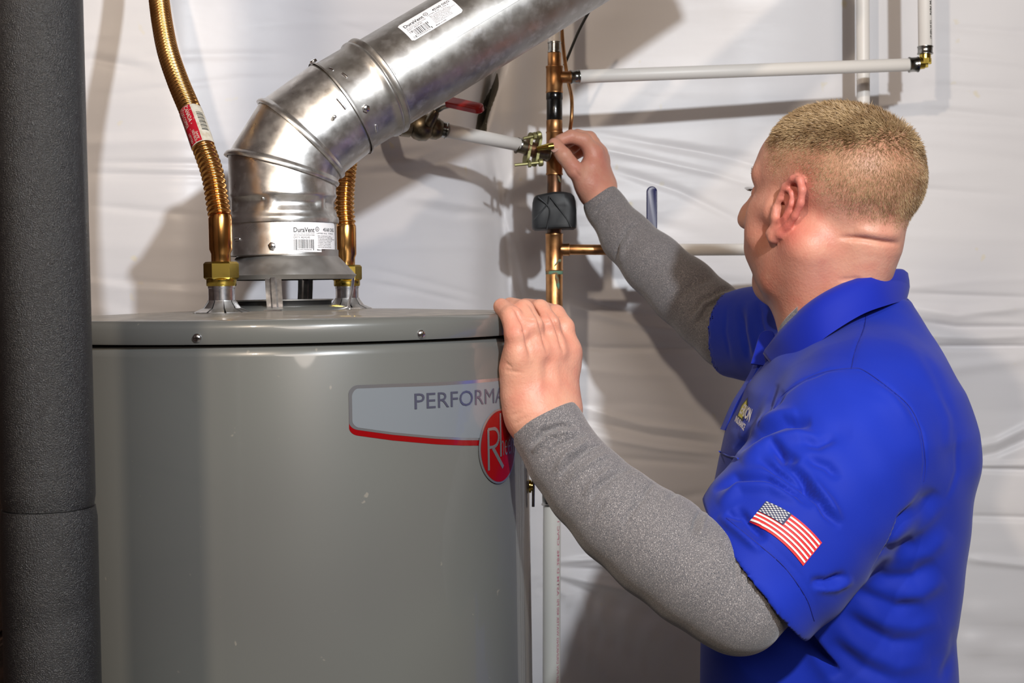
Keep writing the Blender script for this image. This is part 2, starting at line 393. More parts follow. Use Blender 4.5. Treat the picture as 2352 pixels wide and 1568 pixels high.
# back wall: stapled white sheeting over insulation, bulging round a corner
wy = [(-400, 1.775), (0, 1.78), (430, 1.79), (700, 1.86), (950, 1.99), (1100, 2.10), (1150, 2.20), (1200, 2.22), (1300, 2.25), (1700, 2.28), (2352, 2.29), (3000, 2.29)]
wpx = np.array([p[0] for p in wy], float); wYv = np.array([p[1] for p in wy])
ux = (wpx - 1176) / FPX * wYv          # world x of the plan curve
us = np.concatenate([np.linspace(RX0, RX0 + .01, 3)[:-1], np.linspace(RX0 + .01, 0.92, 510), np.linspace(0.93, RX1, 60)])
us = np.unique(us[us >= RX0])
zs = np.concatenate([np.linspace(0, 1.0, 60)[:-1], np.linspace(1.0, 2.06, 350), np.linspace(2.06, RZ1, 40)[1:]])
UU, ZZ = np.meshgrid(us, zs); Yb = np.interp(UU, ux, wYv)
ker = np.exp(-np.linspace(-2, 2, 25) ** 2); ker /= ker.sum()
row = np.interp(us, ux, wYv); rp = np.pad(row, 12, mode='edge'); row = np.convolve(rp, ker, 'valid'); Yb = np.tile(row, (len(zs), 1))
WP = np.stack([UU.ravel(), Yb.ravel(), ZZ.ravel()], 1); X, Y = PIX(WP)
D = np.zeros(len(WP))
CRE = [  # pixel polyline, width, height (mm, + towards the room)
 ([(200, 372), (560, 378), (900, 388)], 7, -2.2), ([(200, 398), (540, 405)], 6, -1.8), ([(200, 470), (500, 500)], 9, -1.5), ([(200, 640), (420, 655), (520, 650)], 10, -2),
 ([(620, 285), (820, 345), (990, 330), (1120, 270)], 12, 3.5), ([(800, 385), (930, 372), (1040, 330)], 9, 3), ([(790, 400), (960, 392), (1060, 350)], 7, -3),
 ([(930, 448), (1010, 460), (1150, 482)], 10, 4.5), ([(930, 470), (1040, 490), (1150, 492)], 9, -3), ([(815, 642), (950, 668), (1100, 702)], 6, -3), ([(830, 612), (980, 648), (1140, 690)], 7, -2.5),
 ([(1125, 340), (1140, 410), (1152, 480), (1160, 560), (1168, 640), (1176, 720)], 7, -8), ([(1105, 350), (1135, 440), (1150, 482)], 8, 4), ([(1190, 380), (1165, 440), (1150, 482)], 8, 4),
 ([(1150, 482), (1185, 560), (1215, 700)], 10, 5), ([(1152, 600), (1190, 690), (1230, 760)], 8, 4),
 ([(1160, 40), (1128, 170), (1112, 230), (1092, 330)], 14, -90), ([(1190, 60), (1180, 160), (1172, 240), (1165, 330)], 40, 30), ([(1060, 100), (1050, 260), (1060, 330)], 34, 12),
 ([(1340, 300), (1600, 350), (1900, 420), (2352, 450)], 8, -2.5), ([(1380, 380), (1560, 440), (1720, 520)], 9, -2.5), ([(1330, 330), (1640, 400), (1740, 430)], 7, 2.5), ([(1500, 330), (1760, 370)], 9, -2),
 ([(1290, 680), (1430, 715), (1600, 735)], 8, -3), ([(1290, 700), (1480, 748), (1680, 778)], 10, 4), ([(1300, 790), (1380, 800), (1660, 800)], 7, -4),
 ([(1330, 935), (1480, 975), (1660, 1000)], 7, 4), ([(1330, 960), (1500, 1000), (1660, 1022)], 7, -5), ([(1360, 1000), (1520, 1030), (1660, 1045)], 7, 4), ([(1400, 1050), (1640, 1070)], 8, -3),
 ([(1245, 1290), (1400, 1280), (1620, 1300)], 6, 5), ([(1245, 1300), (1420, 1312), (1640, 1350)], 6, -6), ([(1245, 1310), (1400, 1345), (1650, 1400)], 7, 6), ([(1240, 1315), (1400, 1380), (1650, 1450)], 7, -6),
 ([(1240, 1330), (1380, 1410), (1620, 1500)], 8, 6), ([(1235, 1340), (1340, 1440), (1560, 1560)], 9, -6), ([(1235, 1350), (1300, 1460), (1450, 1600)], 9, 5), ([(1420, 1230), (1640, 1215)], 8, 4), ([(1440, 1170), (1640, 1130)], 10, -3),
 ([(2060, 672), (2200, 678), (2400, 685)], 6, -3.5), ([(2080, 705), (2200, 722), (2400, 700)], 11, 5), ([(2090, 735), (2200, 752), (2400, 752)], 7, -7), ([(2110, 772), (2240, 775), (2400, 770)], 10, 6), ([(2110, 796), (2240, 797), (2400, 796)], 5, -8),
 ([(2150, 850), (2400, 820)], 14, 3), ([(2200, 1060), (2290, 1040), (2400, 990)], 8, -4), ([(2200, 1035), (2290, 1015), (2400, 960)], 9, 4), ([(2210, 1076), (2400, 1082)], 5, -6), ([(2210, 1070), (2400, 1064)], 7, 4),
 ([(2200, 1186), (2400, 1190)], 6, -5), ([(2200, 1280), (2400, 1300)], 9, 4), ([(2180, 1375), (2400, 1372)], 7, -4), ([(2180, 1398), (2290, 1420), (2400, 1428)], 9, 6), ([(2180, 1430), (2290, 1450), (2400, 1462)], 8, -6),
 ([(2180, 1470), (2290, 1490), (2400, 1496)], 9, 6), ([(2180, 1510), (2290, 1528), (2400, 1536)], 8, -5), ([(2180, 1550), (2400, 1575)], 9, 5),
 ([(2120, 250), (2240, 262), (2400, 280)], 8, -2), ([(2120, 190), (2400, 215)], 9, -2), ([(2130, 120), (2400, 150)], 9, 1.6), ([(2150, 60), (2400, 80)], 9, -1.6), ([(640, 10), (900, 90), (1000, 130)], 7, -1.6),
]
for pts, wd, am in CRE:
    x0 = min(p[0] for p in pts) - 4 * wd; x1 = max(p[0] for p in pts) + 4 * wd; y0 = min(p[1] for p in pts) - 4 * wd; y1 = max(p[1] for p in pts) + 4 * wd
    m = (X > x0) & (X < x1) & (Y > y0) & (Y < y1)
    D[m] += seg_field(X[m], Y[m], pts, wd) * am * 0.001
for k in range(150):        # fine taut wrinkles
    cx = rng.uniform(-200, 2600); cy = rng.uniform(-150, 1750); ln = rng.uniform(120, 420); sl = rng.normal(0.04, 0.07); sg = rng.uniform(-25, 25)
    pts = [(cx - ln, cy - ln * sl), (cx, cy + sg), (cx + ln, cy + ln * sl)]; wd = rng.uniform(8, 22)
    m = (np.abs(X - cx) < ln + 60) & (np.abs(Y - cy) < ln * abs(sl) + abs(sg) + 60)
    D[m] += seg_field(X[m], Y[m], pts, wd) * rng.choice([-1, 1]) * rng.uniform(0.5, 1.6) * 0.001
D += 0.006 * np.sin(X / 260 + 1.3) * np.sin(Y / 330 + 0.4) + 0.003 * np.sin(X / 90 + Y / 210)
WP[:, 1] -= D
nu, nz = len(us), len(zs)
i, j = np.meshgrid(np.arange(nz - 1), np.arange(nu - 1), indexing='ij'); a = (i * nu + j).ravel()
WF = np.stack([a, a + 1, a + 1 + nu, a + nu], 1)
wbk = link('wall_back', np_mesh('wall_back', WP, WF), M['sheet'], None, kind='structure')
WB = BVHTree.FromPolygons([tuple(p) for p in WP], [tuple(q) for q in WF])
def wall_hit(px, py, off):
    h = WB.ray_cast(CAM, ray(px, py))[0]; h = h if h is not None else W(px, py, 2.15); return h + Vector((0, off, 0))
gl = spline([(1141, 166, 0), (1130, 196, 0), (1111, 232, 0), (1095, 268, 0), (1090, 306, 0)], 30); gr_ = spline([(1143, 168, 0), (1147, 198, 0), (1136, 236, 0), (1126, 268, 0), (1120, 306, 0)], 30)  # thin dark strip laid on the sheeting, shade of the crease painted as colour
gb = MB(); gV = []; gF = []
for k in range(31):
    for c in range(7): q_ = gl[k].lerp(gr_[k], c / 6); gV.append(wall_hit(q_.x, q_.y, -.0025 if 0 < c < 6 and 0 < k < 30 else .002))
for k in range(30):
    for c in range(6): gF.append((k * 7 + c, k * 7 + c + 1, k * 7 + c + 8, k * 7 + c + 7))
gb.add(gV, gF); gb.build('sheet_shade_strip', M['crease_shade'], wbk, True, 80)
boxobj('trim_1', RX0 - .1, RX1 + .1, RY1, RY1 + .1, 0, RZ1, M['plaster'])
# ---------------------------------------------------------------- water heater
TC = Vector((W(655, 720, 1.49).x, 1.49, 0)); TR = 0.262
ZT = 1.4785
ZS = W(655, 791, 1.49 - TR).z      # seam height
th = thing('water_heater', 'large grey cylindrical gas water heater with a dusty flat lid', 'water heater')
b = MB(); b.lathe(TC, (0, 0, 1), [(TR - .03, 0.06), (TR - .004, 0.06), (TR, 0.07), (TR, ZS - .011), (TR - .0012, ZS - .006), (TR - .004, ZS - .0025), (TR - .007, ZS - .0008), (TR - .010, ZS), (TR - 0.05, ZS)], 160)
b.build('tank_body', M['tank'], th, True, 60)
b = MB(); b.lathe(TC, (0, 0, 1), [(TR - .02, ZS + .0008), (TR + .0012, ZS + .0008), (TR + .0018, ZS + .002), (TR + .0018, ZT - .008), (TR + .0008, ZT - .0045), (TR - .0016, ZT - .0018), (TR - .005, ZT - .0004)], 160)
b.build('lid_band', M['tank'], th, True, 60)
b = MB(); b.lathe(TC, (0, 0, 1), [(TR - .0052, ZT - .0006), (TR - .012, ZT + .0002), (.2, ZT + .0018), (.14, ZT + .0040), (.10, ZT + .0048), (.02, ZT + .005)], 120)
b.build('lid_top', M['dust'], th, True, 60)
for a in (-0.6, 0.1, 2.3, 4.1):
    f = MB(); f.lathe(TC + Vector((math.cos(a) * 0.22, math.sin(a) * 0.22, 0)), (0, 0, 1), [(.02, 0), (.02, .06)], 20); f.build('foot', M['black'], th)
def cyl_hit(px, py, R=TR):
    d = ray(px, py); ox, oy = CAM.x - TC.x, CAM.y - TC.y; A = d.x ** 2 + d.y ** 2; B = ox * d.x + oy * d.y; C = ox ** 2 + oy ** 2 - R * R
    disc = max(B * B - A * C, 0); t = (-B - math.sqrt(disc)) / A; p = CAM + d * t
    return math.atan2(p.x - TC.x, -(p.y - TC.y)), p.z
def on_tank(off=0.0004):
    return lambda s, z: Vector((TC.x + (TR + off) * math.sin(s / TR), TC.y - (TR + off) * math.cos(s / TR), z))
def tank_pt(px, py, R=TR + .0018):
    a, z = cyl_hit(px, py, R); n = Vector((math.sin(a), -math.cos(a), 0)); return Vector((TC.x, TC.y, z)) + n * R, n
def screw(p, n, r, m, parent, name='screw', slot='cross', hexr=0.0):
    o = MB(); Fm = frame(n, (0, 0, 1)) if abs(Vector(n).normalized().z) < .9 else frame(n)
    if hexr: o.lathe(p, n, [(hexr, -.0005), (hexr, .0022), (hexr * .85, .0028), (.0001, .0030)], 6)
    else: o.lathe(p, n, [(r, -.0005), (r, .0006), (r * .85, .0018), (r * .5, .0026), (.0001, .0028)], 24)
    s = o.build(name, m, parent, True, 50)
    c = MB()
    h = .0031 if hexr else .0029
    c.box(Vector(p) + Vector(n) * (h - .0006), r * 1.25, r * .22, .0012, Fm)
    if slot == 'cross': c.box(Vector(p) + Vector(n) * (h - .0006), r * .22, r * 1.25, .0012, Fm)
    c.build('slot', M['crimp'], s, False)
    return s
for px, py in ((453, 776), (967, 767)):
    p, n = tank_pt(px, py); screw(p, n, .0042, M['zinc'], th)
for a in (1.2, 2.0, 2.9, -1.5, -2.3):
    n = Vector((math.sin(a), -math.cos(a), 0)); screw(Vector((TC.x, TC.y, ZT - .014)) + n * (TR + .0018), n, .0042, M['zinc'], th)
# printed panel
sL, _ = cyl_hit(801, 940); sL *= TR
def s_of(px, py=950): return cyl_hit(px, py)[0] * TR
def z_of(px, py): return cyl_hit(px, py)[1]
sO, zO = s_of(1141, 1025), z_of(1141, 1025)
topz = [(s_of(x), z_of(x, y)) for x, y in ((801, 890), (820, 884), (900, 881), (1000, 878), (1080, 873), (1155, 866))]
botz = [(s_of(x), z_of(x, y)) for x, y in ((801, 995), (820, 1000), (900, 1011), (1000, 1020), (1060, 1023), (1100, 1023))]
sMid = sO; span = sMid - sL
def edge(tab, s):
    s = sMid - abs(s - sMid); return float(np.interp(s, [t[0] for t in tab], [t[1] for t in tab]))
# extrapolate the arcs to the middle of the panel
topz.append((sMid, topz[-1][1] + 0.0012)); botz.append((sMid, botz[-1][1] + 0.0000))
rd = 0.006
def panel(inset_t, inset_b, ins, n=90):
    s0, s1 = sL + ins, 2 * sMid - sL - ins; V = []; F = []
    for k in range(n + 1):
        s = s0 + (s1 - s0) * (0.5 - 0.5 * math.cos(math.pi * k / n)); dd = min(s - s0, s1 - s); c = 0 if dd > rd else rd - math.sqrt(max(rd * rd - (rd - dd) ** 2, 0))
        V += [(s, edge(botz, s) + inset_b + c * .8), (s, edge(topz, s) - inset_t - c)]
    for k in range(n): F.append((2 * k, 2 * k + 2, 2 * k + 3, 2 * k + 1))
    return V, F
redh = 0.0052
decal('red_stripe', [panel(.02, 0, 0.0)], on_tank(.0003), M['decal_red'], th)
decal('foil_border', [panel(0, redh, 0)], on_tank(.0005), M['decal_foil'], th)
decal('grey_panel', [panel(.0032, redh + .0022, .0030)], on_tank(.0007), M['decal_grey'], th)
tx0, tx1 = s_of(951), s_of(1155) ; tw = (tx1 - tx0)
# PERFORMANCE: the first eight letters fill the part beside the hand
v8, _f8 = text_geo('PERFORMA', 1, .0); w8 = max(p[0] for p in v8) - min(p[0] for p in v8)
vF, fF = text_geo('PERFORMANCE', 1, .0); x0t = min(p[0] for p in vF); hh = max(p[1] for p in vF)
zb0, zb1 = z_of(951, 939), z_of(1155, 922)
zt0 = z_of(951, 903)
ks = tw / w8; kz = (zt0 - zb0) / hh
vF = [(tx0 + (p[0] - x0t) * ks, p[1] * kz + np.interp(tx0 + (p[0] - x0t) * ks, [tx0, tx1, tx1 + .06, tx1 + .12], [zb0, zb1, zb1 + .001, zb1 - .001])) for p in vF]
decal('lettering', [(vF, fF)], on_tank(.0013), M['decal_ink'], th)
def disc(cx, cy, rx, ry, n=64):
    return [(cx, cy)] + [(cx + rx * math.cos(2 * math.pi * k / n), cy + ry * math.sin(2 * math.pi * k / n)) for k in range(n)], [(0, 1 + k, 1 + (k + 1) % n) for k in range(n)]
orx = (s_of(1182, 1025) - s_of(1097, 1025)) / 2; ory = (z_of(1140, 938) - z_of(1140, 1111)) / 2
sO = (s_of(1182, 1025) + s_of(1097, 1025)) / 2
def disc2(cx, cy, rx, ry):
    V = []; F = []; R_, n = 6, 64
    for q in range(R_ + 1):
        for k in range(n): V.append((cx + rx * q / R_ * math.cos(2 * math.pi * k / n), cy + ry * q / R_ * math.sin(2 * math.pi * k / n)))
    for q in range(R_):
        for k in range(n): F.append((q * n + k, q * n + (k + 1) % n, (q + 1) * n + (k + 1) % n, (q + 1) * n + k))
    return V, F
decal('oval_rim', [disc2(sO, zO, orx, ory)], on_tank(.0014), M['decal_foil'], th)
decal('oval_emblem', [disc2(sO, zO, orx * .92, ory * .945)], on_tank(.0017), M['decal_red'], th)
rz = lambda k: zO + ory * k; rs = lambda k: sO + orx * k
def bar(x0, y0, x1, y1, wd):
    d = Vector((x1 - x0, y1 - y0)); L = d.length; d /= L; n = Vector((-d.y, d.x)) * wd / 2
    return [(x0 + n.x, y0 + n.y), (x0 - n.x, y0 - n.y), (x1 - n.x, y1 - n.y), (x1 + n.x, y1 + n.y)], [(0, 1, 2, 3)]
S2 = orx * .075
Rp = [bar(rs(-.60), rz(-.58), rs(-.60), rz(.50), S2 * 1.2), bar(rs(-.62), rz(.50), rs(-.36), rz(.50), S2)]
arc = [(rs(-.36) + orx * .26 * math.sin(t), rz(.26) + ory * .24 * math.cos(t)) for t in [math.pi * k / 12 for k in range(13)]]
Rp += [bar(*arc[k], *arc[k + 1], S2 * 1.2) for k in range(12)]
Rp += [bar(rs(-.36), rz(.02), rs(-.60), rz(.02), S2), bar(rs(-.40), rz(.0), rs(.12), rz(-.58), S2 * 1.5)]
Rp += [bar(rs(.0), rz(-.28), rs(.0), rz(.88), S2 * 1.1)]
Rp += [text_fit('neem', rs(.02), rz(-.27), rs(.90), rz(.14), -.012)]
decal('emblem_lettering', Rp, on_tank(.0021), M['decal_foil'], th)
# flue base, draft hood, nipples
ZD = ZT + .0048
FC = Vector((TC.x, TC.y, 0))
b = MB(); b.lathe(FC, (0, 0, 1), [(.074, ZD - .003), (.070, ZD + .002), (.056, ZD + .0055)], 64); b.build('flue_base', M['tank'], th)
zr0, zr1 = ZD + .0050, W(660, 689, 1.44).z
b = MB(); b.lathe(FC, (0, 0, 1), [(.0470, zr0), (.0500, zr0), (.0500, zr1 - .002), (.0515, zr1), (.0470, zr1), (.0465, zr0)], 64, False); b.build('flue_ring', M['black'], th)
b = MB(); b.lathe(FC, (0, 0, 1), [(.0502, zr1 - .0012), (.0522, zr1 - .0006), (.0524, zr1 + .0006), (.0500, zr1 + .0004)], 64, False); b.build('ring_lip', M['galv_dull'], th)
zh0, zh1 = W(668, 633, 1.42).z, W(653, 585, 1.44).z
hood = MB(); HC = FC + Vector((.004, 0, 0))
prof = [(.0700, zh0 - .0035), (.0725, zh0), (.0735, zh0 + .0012), (.0720, zh0 + .0022), (.066, zh0 + .009), (.060, zh0 + .0155), (.0545, zh1 - .001), (.0545, zh1 + .006), (.0535, zh1 + .006), (.0535, zh1 - .001), (.058, zh0 + .0148), (.068, zh0 + .003), (.0695, zh0 - .0005)]
hood.lathe(HC, (0, 0, 1), prof, 72, False); ho = hood.build('draft_hood', M['galv_dull'], th)
b = MB(); b.lathe(HC, (0, 0, 1), [(.0693, zh0 - .0034), (.0693, zh0 + .001), (.052, zh1 + .002), (.020, zh1 + .010)], 64, False); b.build('hood_lining', M['black'], ho)
def strap(ang, m=M['zinc']):
    d = Vector((math.sin(ang), -math.cos(ang), 0)); t = Vector((math.cos(ang), math.sin(ang), 0))
    top = HC + d * .0705 + Vector((0, 0, zh0 + .001)); bot = HC + d * .0640 + Vector((0, 0, ZD + .0005)); o = MB()
    ws = .0085
    for off, ww in ((0, ws),):
        pts = [top, top * .6 + bot * .4 + d * .001, bot]
        V = []
        for p in pts:
            for s in (-1, -.45, -.25, .25, .45, 1): V.append(p + t * ww * s + d * (.0012 if abs(s) < .3 else 0))
        n = len(V); V += [v - d * .0012 for v in V]; F = []
        for r in range(2):
            for c in range(5):
                q = r * 6 + c; F.append((q, q + 1, q + 7, q + 6)); F.append((n + q, n + q + 6, n + q + 7, n + q + 1))
        for r in range(2): F.append((r * 6, r * 6 + 6, n + r * 6 + 6, n + r * 6)); F.append((r * 6 + 5, n + r * 6 + 5, n + r * 6 + 11, r * 6 + 11))
        F.append((0, n, n + 1, 1)); F.append(tuple(range(12, 18)) + tuple(reversed(range(n + 12, n + 18))))
        o.add(V, F)
    o.box(bot + d * .007 + Vector((0, 0, .0004)), .0172, .014, .0010, Matrix((t, d, Vector((0, 0, 1)))).transposed())
    return o.build('hood_leg', m, ho, True, 30)
for a in (-.06, 1.62, 3.02, -1.62): strap(a, M['zinc'])
def nipple(px, Yn, star_n, name):
    base = W(px, 712, Yn); base.z = ZD - .0006
    zt = W(px, 658, Yn).z; r = .0133
    o = MB(); o.lathe(Vector((base.x, base.y, 0)), (0, 0, 1), [(r, base.z), (r, zt - .002), (r + .0005, zt - .0015), (r + .0005, zt + .004)], 40); n_ = o.build('nipple', M['zinc'], th)
    s = MB(); n = star_n
    for k in range(n):
        a0 = 2 * math.pi * (k + .06) / n; a1 = 2 * math.pi * (k + .94) / n
        ring = []
        V = []
        for rr, zz in ((r + .0008, .0125), (r + .0012, .011), (r + .006, .0045), (r + .0155, .0006)):
            V += [Vector((base.x + rr * math.cos(a), base.y + rr * math.sin(a), base.z + zz)) for a in (a0, (a0 + a1) / 2, a1)]
        F = []
        m_ = len(V); V += [v - Vector((0, 0, .0009)) for v in V]
        for q in range(3):
            for c in range(2): i0 = q * 3 + c; F.append((i0, i0 + 1, i0 + 4, i0 + 3)); F.append((m_ + i0, m_ + i0 + 3, m_ + i0 + 4, m_ + i0 + 1))
        for q in range(3): F.append((q * 3, q * 3 + 3, m_ + q * 3 + 3, m_ + q * 3)); F.append((q * 3 + 2, m_ + q * 3 + 2, m_ + q * 3 + 5, q * 3 + 5))
        F.append((0, m_, m_ + 1, 1)); F.append((1, m_ + 1, m_ + 2, 2)); F.append((9, 10, m_ + 10, m_ + 9)); F.append((10, 11, m_ + 11, m_ + 10))
        s.add(V, F)
    s.build('skirt', M['galv'], n_, True, 30)
    return Vector((base.x, base.y, 0)), zt
NL, zl = nipple(510, 1.39, 10, 'l'); NR, zr = nipple(798, 1.60, 10, 'r')
# relief valve on the far side of the tank
rv = thing('relief_valve', 'small brass and chrome fitting just showing past the right edge of the water heater', 'valve')
a_rv = math.radians(84); n_rv = Vector((math.sin(a_rv), -math.cos(a_rv), 0)); zrv = W(1222, 1120, 1.45).z
p_rv = Vector((TC.x, TC.y, zrv)) + n_rv * (TR + .0005)
b = MB(); b.lathe(p_rv, n_rv, [(.007, 0), (.007, .002), (.005, .0025), (.005, .004)], 20); b.build('flange', M['brass'], rv)
b = MB(); b.tube([p_rv + n_rv * .004 + Vector((0, 0, .020)), p_rv + n_rv * .0045 + Vector((0, 0, 0)), p_rv + n_rv * .004 + Vector((0, 0, -.022))], .0016, 12); b.build('lever', M['zinc'], rv)

# ---------------------------------------------------------------- vent duct
vd = thing('vent_duct', 'galvanised steel vent pipe and elbow rising from the water heater to the upper right', 'duct')
Cp = [(653, 588, 1.49), (655, 388, 1.49), (692, 318, 1.495), (784, 249, 1.503)]
Pp = [W(*c) for c in Cp]
Pp[0].x = Pp[1].x = HC.x - .004; Pp[0].y = Pp[1].y = 1.49
end = W(1760, 249 - (1760 - 784) * .603, 1.72)
dirs = [Vector((0, 0, 1)), (Pp[2] - Pp[1]).normalized(), (Pp[3] - Pp[2]).normalized(), (end - Pp[3]).normalized()]
vax = dirs[0].cross(dirs[3]).normalized()
def ringat(c, d, nrm, R, off, n=72):
    """ring of a tube with axis d cut by plane (c, nrm), shifted off along d"""
    u = vax.cross(d).normalized(); v = d.cross(u).normalized(); out = []
    for k in range(n):
        t = 2 * math.pi * k / n; q = u * (R * math.cos(t)) + v * (R * math.sin(t)); s = -q.dot(nrm) / d.dot(nrm)
        out.append(c + q + d * (s + off))
    return out
RC = .0570
mit = [dirs[0], (dirs[0] + dirs[1]).normalized(), (dirs[1] + dirs[2]).normalized(), (dirs[2] + dirs[3]).normalized()]
zz = lambda py: W(653, py, 1.43).z - Pp[0].z
low = [(RC - .0005, 0), (RC + .0005, .0008), (RC, .002), (RC, zz(505)), (RC - .0002, zz(504))]
b = MB(); b.lathe(Pp[0], dirs[0], [(r, h) for r, h in low] + [(RC - .002, zz(503)), (RC - .003, 0)], 96, False); b.build('vent_collar', M['galv'], vd, True, 50)
prof = [(RC - .001, zz(508)), (RC + .0022, zz(507)), (RC + .0026, zz(500)), (RC + .0022, zz(494)), (RC + .0005, zz(490)), (RC + .0002, zz(484)), (RC - .0002, zz(480)), (RC - .0030, zz(472)), (RC - .0040, zz(464)), (RC - .0036, zz(457)), (RC - .0004, zz(448)), (RC + .0008, zz(442)), (RC, zz(436))]
b = MB(); rings = [ringat(Pp[0] + dirs[0] * h, dirs[0], dirs[0], r, 0, 96) for r, h in prof]
# crimp beads interrupt the groove in places
for ri in range(7, 11):
    for k in range(96):
        a = (k / 96 * 6) % 1.0
        if a < .16:
            c = Pp[0] + dirs[0] * prof[ri][1]; q = rings[ri][k] - c; rings[ri][k] = c + q.normalized() * (RC - .0006)
rings += [ringat(Pp[1], dirs[0], mit[1], RC + dr, o, 96) for o, dr in ((-.006, 0), (-.0030, 0), (-.0012, -.0004))]
b.loft(rings, False); b.build('elbow_section', M['galv'], vd, True, 60)
def gore(i, Ra, Rb, bead=True, n=96, nrmB=None, tail=None):
    d = dirs[i]; A, B_ = Pp[i], Pp[i + 1]; b = MB()
    seq = [(A, mit[i], Ra - .0002, -.0030), (A, mit[i], Ra + .0030, -.0028), (A, mit[i], Ra + .0034, -.0008), (A, mit[i], Ra + .0030, .0018), (A, mit[i], Ra + .0004, .0040), (A, mit[i], Ra, .0056),
           (B_, mit[i + 1], Rb, -.0050), (B_, mit[i + 1], Rb, -.0022), (B_, mit[i + 1], Rb - .0006, -.0010)]
    b.loft([ringat(c, d, nn, r, o, n) for c, nn, r, o in seq], False); return b.build('elbow_section', M['galv'], vd, True, 60)
gore(1, RC, RC); gore(2, RC - .0002, RC - .0012)
# sleeve and straight pipe
d3 = dirs[3]; RS = .0545; RPp = .0528
sl = (W(880, 195, 1.51) - Pp[3]).dot(d3)
seq = [(RC - .0008, -.0022, mit[3]), (RC - .0006, .0000, mit[3]), (RC - .0012, .0005, mit[3])]
b = MB()
rings = [ringat(Pp[3], d3, mit[3], RC + .0006, -.0015), ringat(Pp[3], d3, mit[3], RC + .0008, .0004), ringat(Pp[3], d3, mit[3], RS + .0006, .0010), ringat(Pp[3], d3, mit[3], RS, .004)]
for h, r in ((sl - .020, RS), (sl - .014, RS + .0004), (sl - .0115, RS + .0026), (sl - .009, RS + .0028), (sl - .0065, RS + .0004), (sl - .0035, RS + .0030), (sl - .0010, RS + .0032), (sl + .0010, RS + .0004), (sl + .0016, RPp + .0004)):
    rings.append(ringat(Pp[3] + d3 * h, d3, d3, r, 0))
b.loft(rings, False); b.build('coupling_sleeve', M['galv_pipe'], vd, True, 55)
Lp = (end - Pp[3]).length
b = MB(); nn = 96; rings = []
for h in [sl - .01] + [sl + .004 + (Lp - sl) * k / 10 for k in range(11)]:
    rr = ringat(Pp[3] + d3 * h, d3, d3, RPp, 0, nn); rings.append(rr)
b.loft(rings, True); b.build('vent_pipe', M['galv_pipe'], vd, True, 50)
# longitudinal lock seam: raised strip
uu = vax.cross(d3).normalized(); vv = d3.cross(uu).normalized()
def on_pipe(off, R=RPp):
    def fn(s, h):
        a = s / R; return Pp[3] + d3 * h + (uu * math.cos(a) + vv * math.sin(a)) * (R + off)
    return fn
# angle facing the camera
cdir = (CAM - (Pp[3] + d3 * .2)); cdir = (cdir - d3 * cdir.dot(d3)).normalized(); a_cam = math.atan2(cdir.dot(vv), cdir.dot(uu))
upw = Vector((0, 0, 1)); upw = (upw - d3 * upw.dot(d3)).normalized(); a_up = math.atan2(upw.dot(vv), upw.dot(uu))
sg = 1 if ((a_up - a_cam + math.pi) % (2 * math.pi) - math.pi) > 0 else -1
def pipe_angle(px, py):
    """angle round the pipe and height along it seen at a pixel"""
    o = CAM - Pp[3]; d = ray(px, py); o2 = o - d3 * o.dot(d3); d2 = d - d3 * d.dot(d3); A = d2.dot(d2); B = o2.dot(d2); C = o2.dot(o2) - RPp ** 2
    t = (-B - math.sqrt(max(B * B - A * C, 0))) / A; p = CAM + d * t - Pp[3]
    return math.atan2(p.dot(vv), p.dot(uu)), p.dot(d3)
aS, _ = pipe_angle(1000, 106)
b = MB(); V = []; F = []; st = []
for k in range(0, 41):
    h = sl + .003 + (Lp - sl - .01) * k / 40
    for ds, off in ((-.0042, .0001), (-.0040, .0011), (.0040, .0011), (.0042, .0001)):
        V.append(on_pipe(off)(aS * RPp + ds, h))
for k in range(40):
    for c in range(3): q = k * 4 + c; F.append((q, q + 1, q + 5, q + 4))
b.add(V, F); b.build('lock_seam', M['galv_pipe'], vd, True, 30)
def duct_pt(px, py, Rg=RS):
    o = CAM - Pp[3]; d = ray(px, py); o2 = o - d3 * o.dot(d3); d2 = d - d3 * d.dot(d3); A = d2.dot(d2); B = o2.dot(d2); C = o2.dot(o2) - Rg ** 2
    t = (-B - math.sqrt(max(B * B - A * C, 0))) / A; p = CAM + d * t; q = p - Pp[3]; return p, (q - d3 * q.dot(d3)).normalized()
p, n = duct_pt(840, 249); screw(p, n, .0035, M['zinc'], vd, slot='one', hexr=.0042)
p, n = duct_pt(722, 166, RC); screw(Pp[3] + upw * (RC - .0005) + d3 * .004 - d3 * .004, upw, .0035, M['zinc'], vd, slot='one', hexr=.0042)
pz = Vector((Pp[0].x, Pp[0].y, 0)); 
def col_pt(px, py, R=RC):
    d = ray(px, py); ox, oy = CAM.x - pz.x, CAM.y - pz.y; A = d.x ** 2 + d.y ** 2; B = ox * d.x + oy * d.y; C = ox ** 2 + oy ** 2 - R * R
    t = (-B - math.sqrt(max(B * B - A * C, 0))) / A; p = CAM + d * t; return p, Vector((p.x - pz.x, p.y - pz.y, 0)).normalized()
p, n = col_pt(625, 565); screw(p, n, .0034, M['zinc'], vd, slot='one', hexr=.0042)
p, n = col_pt(605, 455, RC - .004); screw(p, n, .0022, M['galv'], vd, name='rivet', slot='one')
p, n = duct_pt(768, 268, RC); o = MB(); o.lathe(p, n, [(.0022, -.0005), (.0022, .0006), (.0012, .0014), (.0001, .0016)], 14); o.build('rivet', M['galv'], vd)
def dimple(pa, pb, fn, r=.0016, name='crimp_mark'):
    A, nA = fn(*pa); B_, nB = fn(*pb); o = MB(); mid = (A + B_) / 2 + (nA + nB) * .0001
    o.tube([A - nA * .0006, A + nA * .0002, mid + nA * .0004, B_ + nB * .0002, B_ - nB * .0006], [r * .6, r, r, r, r * .6], 10); return o.build(name, M['zinc'], vd)
